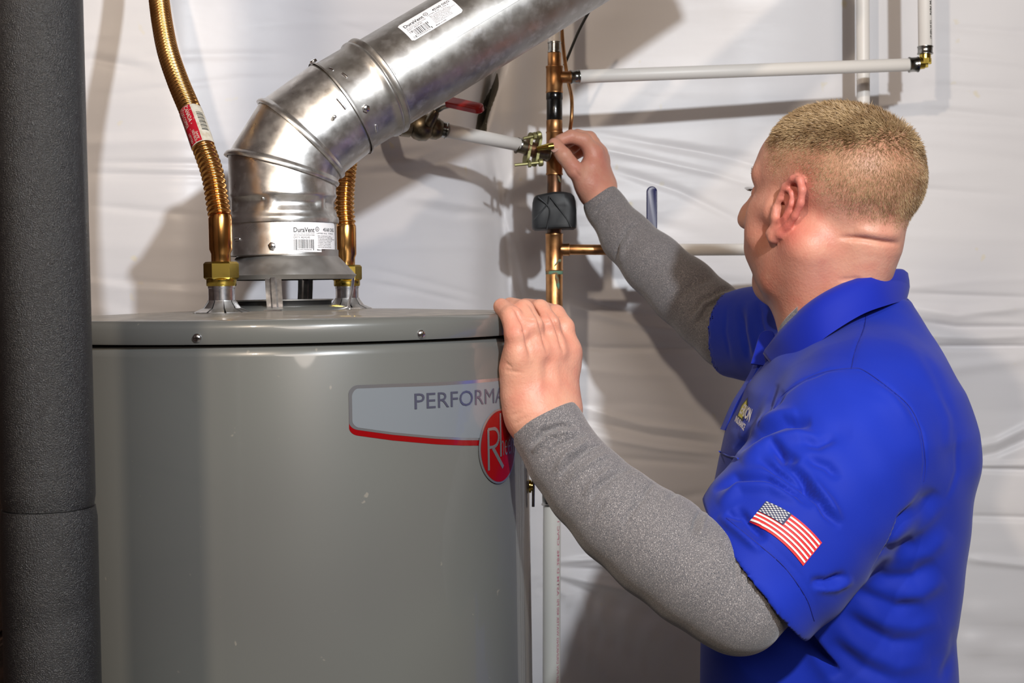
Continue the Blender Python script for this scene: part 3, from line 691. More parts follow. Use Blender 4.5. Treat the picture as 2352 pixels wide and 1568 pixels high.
dimple((758, 158), (766, 162), lambda x, y: duct_pt(x, y, RS - .0006)); dimple((787, 170), (797, 178), lambda x, y: duct_pt(x, y, RS - .0006))
dimple((774, 226), (794, 250), lambda x, y: duct_pt(x, y, RC - .0022), .0012); dimple((542, 549), (552, 549), lambda x, y: col_pt(x, y, RC - .0006)); dimple((862, 286), (864, 302), lambda x, y: duct_pt(x, y, RS - .0008))
# stickers
def sticker(fn, x0, x1, z0, z1, fnoff, parent):
    """rounded white label with print; coordinates in metres along the surface"""
    Wd, H = x1 - x0, z1 - z0; V = []; F = []; n = 24; r = min(abs(Wd), H) * .06
    for k in range(n + 1):
        t = k / n; x = x0 + Wd * t; dd = min(t, 1 - t) * abs(Wd); c = 0 if dd > r else r - math.sqrt(max(r * r - (r - dd) ** 2, 0))
        V += [(x, z0 + c + (H - 2 * c) * q / 12) for q in range(13)]
    for k in range(n):
        for q in range(12): F.append((13 * k + q, 13 * k + 13 + q, 13 * k + 14 + q, 13 * k + 1 + q))
    lab = decal('sticker', [(V, F)], fn(fnoff), M['paper'], parent)
    X = lambda t: x0 + Wd * t; Z = lambda t: z0 + H * t
    T = []
    T.append(text_fit('DuraVent', X(.06), Z(.66), X(.43), Z(.82), .015))
    T.append(text_fit('45/60 DEG', X(.62), Z(.70), X(.95), Z(.82), .01))
    n = 24
    ring = [(X(.49) + abs(Wd) * .035 * math.cos(2 * math.pi * k / n) * (1 if Wd > 0 else -1), Z(.77) + abs(Wd) * .035 * math.sin(2 * math.pi * k / n)) for k in range(n)]
    T += [bar(*ring[k], *ring[(k + 1) % n], abs(Wd) * .008) for k in range(n)]
    T.append(text_fit('UL', X(.47), Z(.74), X(.51), Z(.80), .01))
    decal('heading_print', T, fn(fnoff + .0002), M['ink'], lab)
    T = [text_fit('Type Gas Vent  A Member Group', X(.06), Z(.61), X(.43), Z(.64)), text_fit('SEE INSTALLATION INSTRUCTIONS', X(.06), Z(.55), X(.43), Z(.58), .01), text_fit('D071 4GVL45', X(.06), Z(.46), X(.34), Z(.52), .0), text_fit('62492900036', X(.12), Z(.06), X(.37), Z(.10)),
         text_fit('LISTED 8 SJ   TYPE B', X(.48), Z(.60), X(.90), Z(.65), .005), text_fit('Made in USA', X(.48), Z(.05), X(.68), Z(.10), .01)]
    lines = ['MIN. CLEARANCE 1 INCH', 'AIR SPACE TO COMBUSTIBLE', 'TO BE INSTALLED IN ACCORDANCE', 'CLEARANCE AT INSULATION', 'CONNECT ONLY TO PARTS', 'WARRANTY AND USE ARE', 'INSTALL AND ATTACH AS', 'INSTALLER INSTRUCTION']
    for q, s_ in enumerate(lines): T.append(text_fit(s_, X(.50), Z(.53 - q * .054), X(.50 + .016 * len(s_)), Z(.556 - q * .054), .008))
    decal('small_print', T, fn(fnoff + .0002), M['ink'], lab)
    T = []; rr = random.Random(3); x = .06
    while x < .42:
        wd = rr.choice([.006, .006, .010, .014]); T.append(rect(X(x), Z(.06 if x < .11 or x > .38 else .12), X(x + wd), Z(.42))); x += wd + rr.choice([.006, .010, .014])
    decal('barcode', T, fn(fnoff + .0002), M['ink'], lab)
    return lab
def on_collar(off):
    return lambda s, z: Vector((pz.x + (RC + off) * math.sin(s / RC), pz.y - (RC + off) * math.cos(s / RC), z))
pa, na = col_pt(666, 545); pb, nb = col_pt(766, 545)
s0 = math.atan2(na.x, -na.y) * RC; s1 = math.atan2(nb.x, -nb.y) * RC
sticker(on_collar, s0, s1 + .002, W(700, 578, 1.435).z, W(700, 509, 1.435).z, .0006, vd)
c = [pipe_angle(*q) for q in ((904, 73), (955, 92), (1057, 18), (1010, 9))]
def on_pipe_sticker(off):
    f = on_pipe(off); return lambda x, z: f(z, x)
# x runs up the pipe, z runs round it (up)
h0 = c[1][1] - .004; h1 = c[2][1]; sA = c[1][0] * RPp; sB = c[0][0] * RPp
if sA > sB:
    fbase = on_pipe
    def on_pipe_sticker(off):
        f = fbase(off); return lambda x, z: f(-z, x)
    sA, sB = -sA, -sB
sticker(on_pipe_sticker, h0, h1, sA, sB + (.004 if sB > sA else 0), .0006, vd)

# ---------------------------------------------------------------- corrugated copper connectors
def connector(label, base, zt, path, lab=False):
    t = thing('copper_connector', label, 'pipe', group='copper water connectors')
    bx = Vector((base.x, base.y, 0)); zn0 = zt + .0005
    b = MB(); b.lathe(bx, (0, 0, 1), [(.0145, zn0), (.0152, zn0 + .001), (.0152, zn0 + .0065), (.0140, zn0 + .0070)], 40); b.build('union_collar', M['brass'], t)
    b = MB(); b.lathe(bx, (0, 0, 1), [(.0158, zn0 + .0068), (.0175, zn0 + .0085), (.0175, zn0 + .0225), (.0155, zn0 + .0245), (.0100, zn0 + .0245)], 6, True, Vector((.35, 1, 0))); b.build('hex_nut', M['brass'], t, True, 25)
    z1 = zn0 + .0245
    b = MB(); b.lathe(bx, (0, 0, 1), [(.0098, z1), (.0098, z1 + .008), (.0116, z1 + .0125), (.0118, z1 + .043), (.0106, z1 + .0475), (.0080, z1 + .0485)], 40); b.build('plain_end', M['copper_flex'], t)
    P0 = bx + Vector((0, 0, z1 + .044)); pts = spline([P0] + path, 420)
    # resample by length, ridges every 5.4 mm
    L = [0]
    for i in range(1, len(pts)): L.append(L[-1] + (pts[i] - pts[i - 1]).length)
    step = .00062; n = int(L[-1] / step); la = np.array(L); P = np.array([list(p) for p in pts]); s = np.arange(n) * step
    Q = np.stack([np.interp(s, la, P[:, k]) for k in range(3)], 1)
    r = .0106 + .00125 * np.sign(np.cos(s / .0056 * 2 * math.pi)) * np.abs(np.cos(s / .0056 * 2 * math.pi)) ** .7
    b = MB(); b.tube([Vector(q) for q in Q], list(r), 28); o = b.build('corrugated_tube', M['copper_flex'], t, True, 80)
    return t, Q, s
lp = [W(x, y, d) for x, y, d in ((500, 470, 1.395), (488, 400, 1.405), (466, 335, 1.42), (440, 262, 1.445), (410, 190, 1.48), (386, 120, 1.52), (372, 50, 1.56), (363, -20, 1.60), (352, -110, 1.64), (338, -220, 1.66))]
tl, Ql, sl_ = connector('corrugated copper connector left of the vent elbow, with a red and white sticker', NL, zl, lp)
rp_ = [W(x, y, d) for x, y, d in ((791, 470, 1.605), (794, 410, 1.615), (803, 350, 1.63), (830, 280, 1.65), (890, 205, 1.67), (970, 140, 1.69), (1080, 75, 1.71), (1220, -10, 1.74), (1400, -120, 1.79))]
connector('corrugated copper connector standing behind the right side of the vent elbow', NR, zr, rp_)
# sticker on the left connector
px_, py_ = PIX(Ql); i0 = int(np.argmin(np.abs(py_ - 340))); i1 = int(np.argmin(np.abs(py_ - 258)))
sub = Ql[i0:i1 + 1:4]; m_ = len(sub); RLb = .01215
def flex_fn(off):
    def fn(u, v):     # u: angle from facing the camera, v: 0..1 along
        q = v * (m_ - 1); k = int(min(max(q, 0), m_ - 2)); f = q - k; p = Vector(sub[k] * (1 - f) + sub[k + 1] * f); T = Vector(sub[min(k + 3, m_ - 1)] - sub[max(k - 3, 0)]).normalized()
        c = CAM - p; c = (c - T * c.dot(T)).normalized(); s_ = c.cross(T).normalized() * -1
        if s_.x < 0: s_ = -s_
        return p + (c * math.cos(u) + s_ * math.sin(u)) * (RLb + off)
    return fn
lab = decal('sticker', [rect(-1.7, 0, 1.7, 1, 24, 30)], flex_fn(0), M['cream'], tl)
decal('red_print', [rect(-1.15, .02, .12, .99, 12, 30)], flex_fn(.0002), M['label_red'], lab)
T = [rect(.40, .28 + k * .034, 1.05, .28 + k * .034 + (.010 if k % 3 else .020), 8, 1) for k in range(15)]
decal('barcode', T, flex_fn(.0003), M['ink'], lab)
def vert(s, u0, u1, v0, v1, bold=.01):   # text running down the tube
    v, f = text_fit(s, 0, 0, 1, 1, bold); return [(u0 + (u1 - u0) * p[1], v1 - (v1 - v0) * p[0]) for p in v], f
decal('lettering', [vert('CANADA', -.45, -.1, .55, .97), vert('FLEXI COPPER', -.95, -.6, .45, .97), vert('WATER HEATER', -.5, -.25, .05, .33), vert('LISTED', -.9, -.68, .05, .3), vert('SAFE', -.2, -.02, .08, .26)], flex_fn(.0004), M['cream'], lab)

# ---------------------------------------------------------------- foam-wrapped pipe at the left
fp = thing('insulated_pipe', 'thick vertical pipe wrapped in black foam insulation at the left edge', 'pipe')
A = W(102, 784, 0.96); Rf = .0315
zc1 = W(120, 1425, .93).z
def foam(z0, z1, R, x, wob):
    b = MB(); rings = []; n = 90; m = 160
    for k in range(m + 1):
        z = z0 + (z1 - z0) * k / m; e = min(k, m - k); rr = R - (.0012 if e == 0 else 0)
        rg = []
        for j in range(n):
            a = 2 * math.pi * j / n; dr = wob * math.sin(2 * a + z * 5) * .0003
            dc = -.0016 * math.exp(-((z - zc1 - .010 * math.sin(a + .6)) / .0045) ** 2) * max(0, math.sin(a * 1.0 - 3.6)) - .0010 * math.exp(-((z - zc1 - .008 - .012 * math.sin(a + .6)) / .0035) ** 2) * max(0, math.sin(a - 3.6)) 
            rg.append(Vector((x.x + (rr + dr + dc) * math.cos(a), x.y + (rr + dr + dc) * math.sin(a), z)))
        rings.append(rg)
    b.loft(rings, True); return b
zsplit = W(120, 1180, 0.93).z; zc1 = W(120, 1425, .93).z
foam(zsplit + .0004, RZ1 - .001, Rf, A, 1).build('foam_sleeve', M['foam'], fp, True, 60)
foam(.001, zsplit, Rf + .0010, A, 1).build('foam_sleeve', M['foam'], fp, True, 60)
b = MB(); b.lathe(Vector((A.x, A.y, 0)), (0, 0, 1), [(.016, 0), (.016, RZ1)], 24); b.build('steel_core', M['galv_dull'], fp)
# ---------------------------------------------------------------- copper riser with its branches
YR = 2.02
def V2(px, py, Y=YR): return W(px, py, Y)
def rpx(p, Y=YR): return p / FPX * Y
cr = thing('copper_riser', 'vertical copper pipe with soldered tees and black tape, in front of the man\'s raised hand', 'pipe')
xs = 1272.5
def vx(py): return V2(xs + (1.0 if py < 450 else 0.5), py)
def seg(name, y0, y1, wpx, m, rim=0.0, parent=None, x=None):
    a = V2(x, y0) if x else vx(y0); bt = V2(x, y1) if x else vx(y1); r = rpx(wpx / 2); o = MB(); L = (a - bt).length; d = (a - bt).normalized()
    pr = [(r - .0004, 0), (r, .0006), (r, L - .0006), (r - .0004, L)]
    if rim: pr = [(r, 0), (r + rim, .0005), (r + rim, .0022), (r, .003), (r, L - .003), (r + rim, L - .0022), (r + rim, L - .0005), (r, L)]
    o.lathe(bt, d, pr, 36); return o.build(name, m, parent or cr)
seg('crimp_ring', 96, 122, 29, M['crimp'], .0008)
seg('copper_section', 122, 156, 31, M['copper'])
seg('tee_fitting', 152, 214, 38, M['copper'], .0006)
seg('black_tape', 214, 229, 38, M['tape'])
seg('black_tape', 228.5, 285, 36, M['tape'])
seg('copper_section', 276, 302, 37, M['copper'])
seg('tee_fitting', 302, 402, 37.5, M['copper'], .0006)
seg('copper_section', 402, 540, 34, M['copper_dark'])
seg('tee_fitting', 536, 622, 40, M['copper'], .0004)
seg('copper_section', 620, 1128, 39, M['copper'])
p_ = seg('solder_patina', 622, 630, 40, M['patina'])
b = MB()
for (x0, y0, x1, y1, wd) in ((1284, 596, 1272, 612, 3), (1276, 630, 1282, 664, 7), (1288, 596, 1284, 602, 5), (1280, 405, 1286, 420, 5)):
    def onr(x, y, R=rpx(20.4)):
        c = vx(y); s = (x - xs) / 20.4; s = max(-.98, min(.98, s)); return Vector((c.x + R * s, c.y - R * math.sqrt(1 - s * s), c.z))
    b.tube([onr(x0 + (x1 - x0) * t / 4, y0 + (y1 - y0) * t / 4) for t in range(5)], [rpx(wd * .3), rpx(wd * .6), rpx(wd * .55), rpx(wd * .6), rpx(wd * .2)], 8)
b.build('patina_streak', M['patina'], cr, kind='stuff')
seg('coupling', 1118, 1160, 46, M['crimp'], .001, x=1268)
def hseg(name, p0, p1, Y0, Y1, wpx, m, parent, rim=0.0, n=30):
    a, c = W(*p0, Y0), W(*p1, Y1); d = (c - a); L = d.length; r = wpx / 2 / FPX * (Y0 + Y1) / 2; o = MB()
    pr = [(r - .0004, 0), (r, .0006), (r, L - .0006), (r - .0004, L)] if not rim else [(r, 0), (r + rim, .0005), (r + rim, .0020), (r, .003), (r, L - .003), (r + rim, L - .0020), (r + rim, L - .0005), (r, L)]
    o.lathe(a, d.normalized(), pr, n); return o.build(name, m, parent)
hseg('tee_branch', (1278, 177.5), (1312, 177), YR, YR + .001, 27, M['copper'], cr, .0005)
hseg('tee_branch', (1272, 360), (1228, 349), YR, YR - .012, 30, M['copper_dark'], cr, .0005)
hseg('tee_branch', (1280, 573), (1308, 573), YR, YR + .001, 28, M['copper'], cr, .0004)
hseg('branch_pipe', (1306, 573), (1412, 573.5), YR, YR + .004, 24, M['copper'], cr)
# water line going up out of the riser
def pex(name, label, pts, wpx, m=None, n=60, **kw):
    r = wpx / 2 / FPX * pts[0][2]; o = MB(); P = [W(*p) for p in pts]; P = spline(P, n) if len(P) > 2 else P
    o.tube(P, r, 28); ob = o.build(name, m or M['pex'], None); ob['label'] = label; ob['category'] = 'pipe'; return ob
pex('water_line', 'short white water tube above the copper riser, passing behind the vent duct', [(1274, 100, YR), (1274, 40, YR), (1275, -260, YR)], 27)
pv = pex('drain_pipe', 'white rigid pipe with pink print standing below the coupling, right of the water heater', [(1268, 1156, YR), (1267, 1400, YR), (1264, 2900, YR)], 41, M['pvc'])
# pink print running down the pipe
def on_line(P0, P1, R, off=.0004):
    d = (P1 - P0).normalized(); c = CAM - (P0 + P1) / 2; c = (c - d * c.dot(d)).normalized(); s_ = d.cross(c).normalized()
    if s_.x < 0: s_ = -s_
    return lambda u, v: P0 + (P1 - P0) * v + (c * math.cos(u) + s_ * math.sin(u)) * (R + off)
fnp = on_line(W(1268, 1160, YR), W(1266, 1568, YR), 20.5 / FPX * YR)
decal('printed_line', [vert('ASTM D 2846  CPVC 1 IN', .62, .95, .02, .50, .01), vert('NSF-PW DRINKING WATER 400 PSI', .62, .95, .52, 1.0, .01)], fnp, M['pink_ink'], pv)
# right-hand line: tee -> elbow -> up
YP = 2.10
wl1 = thing('water_line', 'long white horizontal water tube running right from the copper tee to a brass elbow', 'pipe')
hseg('crimp_ring', (1309, 177), (1331, 176), YR + .001, YR + .004, 29, M['crimp'], wl1, .0008)
hseg('tube', (1329, 176), (2092, 148.5), YR + .004, YP, 30, M['pex'], wl1)
hseg('crimp_ring', (2087, 149), (2110, 148), YP, YP, 33, M['crimp'], wl1, .0008)
b = MB(); c0, c1, c2 = W(2108, 147, YP), W(2125, 140, YP), W(2125, 124, YP); r = rpx(13.5, YP)
b.box(W(2124, 141, YP), r * 2.05, r * 1.9, r * 2.05, None, r * .55); b.tube([c0, W(2122, 145, YP)], r * .95, 20); b.tube([c2, W(2125, 142, YP)], r * .95, 20); b.build('brass_elbow', M['brass'], wl1)
hseg('crimp_ring', (2125, 125), (2125, 106), YP, YP, 33, M['crimp'], wl1, .0008)
up = hseg('tube', (2125, 108), (2120, -420), YP, YP, 31, M['pex'], wl1)
fnp = on_line(W(2125, 100, YP), W(2123.5, -20, YP), 15.5 / FPX * YP)
decal('printed_line', [vert('1/2 IN NSF-61', .75, 1.1, .08, .42, .03), vert('ASTM F876', .75, 1.1, .52, .95, .03)], fnp, M['ink'], up)
pex('water_line', 'white vertical water tube dropping down the wall behind the man\'s head', [(1980, -420, 2.19), (1983, 300, 2.19), (1990, 1500, 2.19), (1998, 2780, 2.19)], 30, M['pex'])
# lower branch: white tube with blue ball valve
wl2 = thing('water_line', 'white water tube low behind the raised arm, ending behind the man\'s neck', 'pipe')
hseg('crimp_ring', (1404, 573.5), (1424, 573.5), YR + .004, YR + .005, 27, M['crimp'], wl2, .0008)
hseg('tube', (1422, 573.5), (1475, 573.5), YR + .005, YR + .01, 26, M['pex'], wl2)
hseg('tube', (1522, 573.5), (1930, 572), YR + .012, YP, 27, M['pex'], wl2)
b = MB(); b.tube(spline([W(1926, 572, YP), W(1944, 574, YP), W(1950, 592, YP), W(1950, 700, YP), W(1948, 1400, YP), W(1938, 2850, YP)], 60), rpx(13.5, YP), 24); b.build('tube', M['pex'], wl2)
bv = thing('ball_valve', 'ball valve with an upright navy blue handle behind the raised forearm', 'valve')
hseg('valve_body', (1470, 573.5), (1527, 573.5), YR + .009, YR + .012, 40, M['brass'], bv, .001)
b = MB(); ctr = W(1497, 573, YR - .014); b.lathe(ctr, (0, -1, 0), [(.007, -.012), (.007, .004), (.004, .005), (.004, .008)], 16); b.build('stem', M['brass'], bv)
def slab(P0, P1, wdt, thk, nrm, bend=None, n=16):
    """rounded lever between two points"""
    d = (P1 - P0); L = d.length; d.normalize(); nn = Vector(nrm); nn = (nn - d * nn.dot(d)).normalized(); s_ = d.cross(nn); V = []; F = []
    out = [(0, -wdt / 2), (0, wdt / 2)]; prof = [(0, -wdt / 2)] + [(L - wdt / 2 + wdt / 2 * math.sin(t), -wdt / 2 * math.cos(t)) for t in [math.pi * k / n for k in range(n + 1)]] + [(0, wdt / 2)]
    m = len(prof)
    for lev, ins in ((-thk / 2, .0012), (-thk / 2 + .0012, 0), (thk / 2 - .0012, 0), (thk / 2, .0012)):
        for a, c in prof:
            f = 1 - ins / (wdt / 2); V.append(P0 + d * (a if a < L * .5 else a - ins) + s_ * c * f + nn * lev)
    F.append(tuple(range(m))[::-1]); F.append(tuple(3 * m + k for k in range(m)))
    for q in range(3):
        for k in range(m): F.append((q * m + k, q * m + (k + 1) % m, (q + 1) * m + (k + 1) % m, (q + 1) * m + k))
    return V, F
b = MB(); b.add(*slab(W(1497, 574, YR - .020), W(1497, 428, YR - .020), rpx(24), .006, (0, -1, 0))); b.build('handle_grip', M['blue_grip'], bv)
# left branch: flange, tube and red ball valve
fl = thing('isolation_flange', 'small flange fitting with yellow zinc bolts left of the copper riser, pinched by the fingers', 'fitting')
YF = 1.985; YV = 1.86
hseg('flange_body', (1186, 334), (1262, 353), YF - .012, YF + .004, 30, M['bronze'], fl, .002)
hseg('copper_collar', (1208, 339), (1230, 345), YF - .006, YF - .002, 34, M['copper_dark'], fl, .001)
ax = (W(1262, 353, YF + .004) - W(1186, 334, YF - .012)).normalized()
def ears(px, py, Y, dx):
    c = W(px, py, Y); R = frame(ax, (0, 0, 1)); o = MB()
    V = []; n = 28
    for h in (-.002, .002):
        for k in range(n):
            t = 2 * math.pi * k / n; e = abs(math.cos(t)); rr = .010 + .0135 * max(0, e - .55) / .45
            if e > .97: rr = .0232
            V.append(c + R @ Vector((rr * math.cos(t), max(-.0105, min(.0105, rr * math.sin(t))), h)))
    F = [tuple(range(n))[::-1], tuple(range(n, 2 * n))] + [(k, (k + 1) % n, n + (k + 1) % n, n + k) for k in range(n)]
    o.add(V, F); o.build('flange_plate', M['yzinc'], fl, True, 30)
ears(1213, 341, YF - .006, 0); ears(1233, 346, YF - .002, 0)
for a, c, hx in (((1202, 318), (1238, 310), (1228, 312)), ((1182, 379), (1242, 373), (1216, 376))):
    o = MB(); P0, P1 = W(*a, YF - .020), W(*c, YF - .014); o.tube([P0, P1], .0022, 12)
    d = (P1 - P0).normalized()
    o.lathe(P1, d, [(.0052, -.003), (.0056, -.002), (.0056, .002), (.004, .0035), (.0001, .0042)], 14)
    hp = W(*hx, YF - .017); o.lathe(hp, d, [(.0054, -.002), (.0054, .002)], 6); o.build('bolt', M['yzinc'], fl, True, 30)
b = MB(); b.tube([W(1234, 341, YF - .022), W(1262, 336, YF - .026)], [.0028, .0048], 14); b.tube([W(1260, 337, YF - .026), W(1272, 335, YF - .026)], [.0050, .0046], 14); b.build('bleed_screw', M['brass'], fl)
wl3 = thing('water_line', 'short sloping white water tube between the red-handled valve and the flange', 'pipe')
hseg('tube', (1024, 299), (1190, 332), YV + .01, YF - .012, 31, M['pex'], wl3)
hseg('crimp_ring', (1186, 331), (1198, 334), YF - .012, YF - .010, 31, M['crimp'], wl3, .0005)
rvv = thing('ball_valve', 'dark bronze ball valve with a red handle, half hidden under the vent duct', 'valve')
hseg('crimp_ring', (1010, 296), (1028, 300), YV + .008, YV + .01, 36, M['crimp'], rvv, .001)
b = MB(); A0, B0 = W(920, 284, YV - .01), W(1014, 297, YV + .008); d = (B0 - A0).normalized(); L = (B0 - A0).length
b.lathe(A0, d, [(.012, 0), (.0165, .001), (.0165, .014), (.014, .0155), (.0175, .020), (.0195, .028), (.0185, .037), (.014, .042), (.0150, .044), (.0150, L - .006), (.0125, L - .002), (.011, L)], 20); b.build('valve_body', M['bronze'], rvv)
b = MB(); b.tube(spline([A0 + d * .004, A0 - d * .03, W(872, 268, YV + .05), W(868, 262, YV + .16)], 20), .0125, 20); b.build('wall_pipe', M['bronze'], rvv)
b = MB(); b.tube([W(985, 285, YV - .015), W(998, 262, YV - .022), W(1002, 256, YV - .022)], [.0075, .006, .005], 14); b.build('stem', M['bronze'], rvv)
b = MB(); b.tube([W(1000, 257, YV - .022), W(1018, 246, YV - .026), W(1040, 240, YV - .028)], .0035, 10); b.build('handle_arm', M['crimp'], rvv)
b = MB(); b.add(*slab(W(1030, 234, YV - .028), W(1109, 251, YV - .055), .0145, .009, (0.1, -.75, .6))); b.build('handle_grip', M['red_grip'], rvv)
# black wrapped block
pb = thing('pipe_wrap', 'black taped block wrapped round the copper riser under the raised hand', 'insulation')
b = MB(); cz0, cz1 = V2(1272, 527).z, V2(1272, 446).z; c = V2(1272.5, 487); hw = rpx(51)
V = []; n = 40; levels = [(cz0, .90), (cz0 + .002, .98), (cz0 + .006, 1.0), (cz0 + .028, .995), ((cz0 + cz1) / 2 + .006, .985), (cz1 - .010, .965), (cz1 - .003, .90), (cz1, .80)]
rings = []
for z, s in levels:
    rg = []
    for k in range(n):
        t = 2 * math.pi * k / n; e = 0.42; ct, st = math.cos(t), math.sin(t)
        x = math.copysign(abs(ct) ** e, ct) * hw * s; y = math.copysign(abs(st) ** e, st) * hw * s * .95
        zz_ = z + .0022 * math.sin(x * 90 + 1) * (1 if z > cz0 + .02 else .2); y += .0015 * math.sin(z * 160 + x * 110)
        rg.append(Vector((c.x + x, c.y + y, zz_)))
    rings.append(rg)
b.loft(rings, True); b.build('wrap_body', M['rubber'], pb, True, 25)
b = MB()
for pts in (((1226, 505), (1256, 470), (1262, 450)), ((1262, 450), (1300, 500), (1312, 522)), ((1236, 452), (1262, 480), (1256, 526))):
    P = [W(x, y, YR - hw * .97) for x, y in pts]; P = spline(P, 14); b.tube([q + Vector((0, .0004, 0)) for q in P], .0011, 8)
b.build('wrap_fold', M['rubber'], pb)
# thin copper tube and cable
o = pex('thin_copper_tube', 'thin bent copper tube hanging beside the copper riser', [(1288, 20, YR), (1292, 90, YR + .01), (1299, 150, YR + .03), (1306, 190, YR + .03), (1313, 225, YR + .01), (1313, 270, YR + .0), (1309, 305, YR + .01), (1306, 380, YR + .02)], 8.5, M['copper'])
o['category'] = 'tube'
o = pex('black_cable', 'thin black cable slanting down from the vent duct to the copper riser', [(1362, 10, YR + .01), (1330, 70, YR + .02), (1303, 134, YR + .03), (1296, 150, YR + .034)], 6.5, M['wire']); o['category'] = 'cable'
# ---------------------------------------------------------------- the man
man = thing('person', 'man in blue polo shirt and grey sleeves, hands on the water heater and pipe fitting', 'person', (0, 0, 0))
def w3(px, py, Y): return np.array(list(W(px, py, Y)))
# head frame
yaw = math.radians(37 + 13.3)
Fh = Vector((-math.cos(yaw), math.sin(yaw), 0)); Lh = Vector((-math.sin(yaw), -math.cos(yaw), 0)); pit = math.radians(7)
Uh = Vector((0, 0, 1)) * math.cos(pit) - Fh * math.sin(pit); Fh2 = (Fh * math.cos(pit) + Vector((0, 0, 1)) * math.sin(pit))
rollh = math.radians(0); 
HR = np.array([list(Fh2), list(Lh), list(Uh)]).T     # columns: forward, left, up
HO = w3(1912, 432, 1.56)
S = 1.0
def H(x, y, z): return HO + HR @ (np.array([x, y, z]) * S)
ops = []
def u(p, k=.012): ops.append(('u', p, k))
def s(p, k=.006): ops.append(('s', p, k))
def he(c, r, k=.012, R=None): u(Ell(H(*c), np.array(r) * S, HR if R is None else HR @ R), k)
def hc(a, b, ra, rb, k=.01): u(Cone(H(*a), H(*b), ra * S, rb * S), k)
def roty(a): a = math.radians(a); return np.array([[math.cos(a), 0, math.sin(a)], [0, 1, 0], [-math.sin(a), 0, math.cos(a)]])
he((-.008, 0, .020), (.093, .074, .072), 0.0)
he((-.038, 0, .012), (.064, .070, .060), .02)
he((.036, 0, .014), (.058, .060, .058), .02)
he((.030, 0, -.045), (.056, .056, .078), .02)
he((.026, 0, -.085), (.056, .055, .042), .03)
hc((.074, 0, -.117), (.066, 0, -.108), .023, .027, .025)
for sd in (1, -1):
    hc((.030, sd * .040, -.105), (-.010, sd * .055, -.060), .022, .020, .025)     # jaw
    hc((.062, sd * .042, -.034), (.030, sd * .060, -.030), .018, .014, .02)       # cheekbone
    hc((.084, sd * .012, .012), (.066, sd * .046, .010), .010, .009, .014)        # brow
    hc((.066, sd * .030, -.072), (.058, sd * .042, -.060), .022, .020, .02)
    hc((.098, sd * .012, -.050), (.090, sd * .015, -.046), .0078, .006, .008)     # nostril
hc((.086, 0, .006), (.116, 0, -.036), .0095, .0115, .012)
hc((.094, 0, -.022), (.103, 0, -.046), .0130, .0145, .014)
hc((.116, 0, -.036), (.1205, 0, -.044), .0115, .0120, .006)
hc((.085, -.018, -.074), (.085, .018, -.074), .0070, .0070, .006)
hc((.090, -.007, -.073), (.090, .007, -.073), .0070, .0070, .006)
hc((.086, -.014, -.084), (.086, .014, -.084), .0075, .0075, .006)
for sd in (1, -1): s(Ell(H(.094, sd * .031, -.012), (.017, .017, .011), HR), .014)
s(Cone(H(.098, -.022, -.0790), H(.098, .022, -.0790), .0016, .0016), .004)
for sd in (1, -1): u(Cone(H(.0745, sd * .031, -.012), H(.0745, sd * .0315, -.012), .0128, .0128), .003)
# neck
NB = w3(1912, 700, 1.58)
u(Cone(H(-.026, 0, -.045), NB, .054, .060), .02)
u(Cone(H(-.052, 0, -.030), w3(1944, 650, 1.58), .036, .038), .02)
u(Cone(H(-.048, 0, -.060), H(-.042, 0, -.098), .041, .033), .015)
u(Cone(H(.030, 0, -.100), w3(1880, 740, 1.60), .036, .040), .03)
u(Cone(H(-.020, .055, -.070), w3(1850, 760, 1.57), .022, .022), .025)   # neck muscle, near
u(Cone(H(-.020, -.055, -.070), w3(1900, 760, 1.66), .022, .022), .025)
NAPE = [H(-.112, .045, -.070), H(-.118, 0, -.080), H(-.112, -.045, -.074)]
# ear (near side and far side)
def ear(sd):
    eo = np.array([.008, sd * .0725, -.024])
    out = np.array([-.955, sd * .30, 0.0]); out /= np.linalg.norm(out)      # the rim stands away backwards
    fw = np.array([.05, 0, 1.0]); fw /= np.linalg.norm(fw); bk = out
    def E(a, b, o=0.0):      # a: back/outwards, b: up, o: towards the front normal
        n = np.cross(out, np.array([0, 0, 1.0])); n *= -1 if n[0] < 0 else 1
        return tuple(eo + out * (a * 1.35 - .007) + np.array([-.20, 0, 1.0]) * b * 1.02 + n * o)
    rim = [(.000, .006, .004), (.004, .022, .004), (.012, .031, .003), (.021, .030, .002), (.0265, .020, .001), (.0275, .006, 0), (.024, -.008, 0), (.018, -.019, 0), (.012, -.028, .0015), (.005, -.0335, .003), (.000, -.030, .004)]
    rr = [.0034, .0036, .0038, .0040, .0040, .0038, .0036, .0040, .0052, .0060, .0048]
    for i in range(len(rim) - 1): hc(E(*rim[i]), E(*rim[i + 1]), rr[i] * 1.1, rr[i + 1] * 1.1, .003)
    hc(E(.004, .012, -.005), E(.016, -.006, -.004), .007, .007, .004)       # back of the bowl
    hc(E(.010, .018, -.002), E(.019, .010, -.002), .0040, .0040, .004)
    hc(E(.016, .004, -.001), E(.012, -.014, -.001), .0048, .0048, .004)
    anti = [(.006, .020, .003), (.014, .016, .003), (.018, .004, .003), (.014, -.010, .003), (.009, -.015, .004)]
    for i in range(4): hc(E(*anti[i]), E(*anti[i + 1]), .0026, .0026, .003)
    hc(E(.005, -.027, .001), E(.006, -.019, .0005), .0066, .0060, .005); hc(E(.001, -.028, .001), E(.000, -.016, .001), .0050, .0040, .008)
    hc(E(-.001, -.002, .004), E(.000, -.010, .004), .0044, .0042, .007)       # tragus
    s(Cone(H(*E(.005, .000, .006)), H(*E(.008, -.006, .006)), .0050, .0045), .003)
    s(Cone(H(*E(.007, .011, .005)), H(*E(.012, .010, .005)), .0034, .0030), .003)
ear(1); ear(-1)
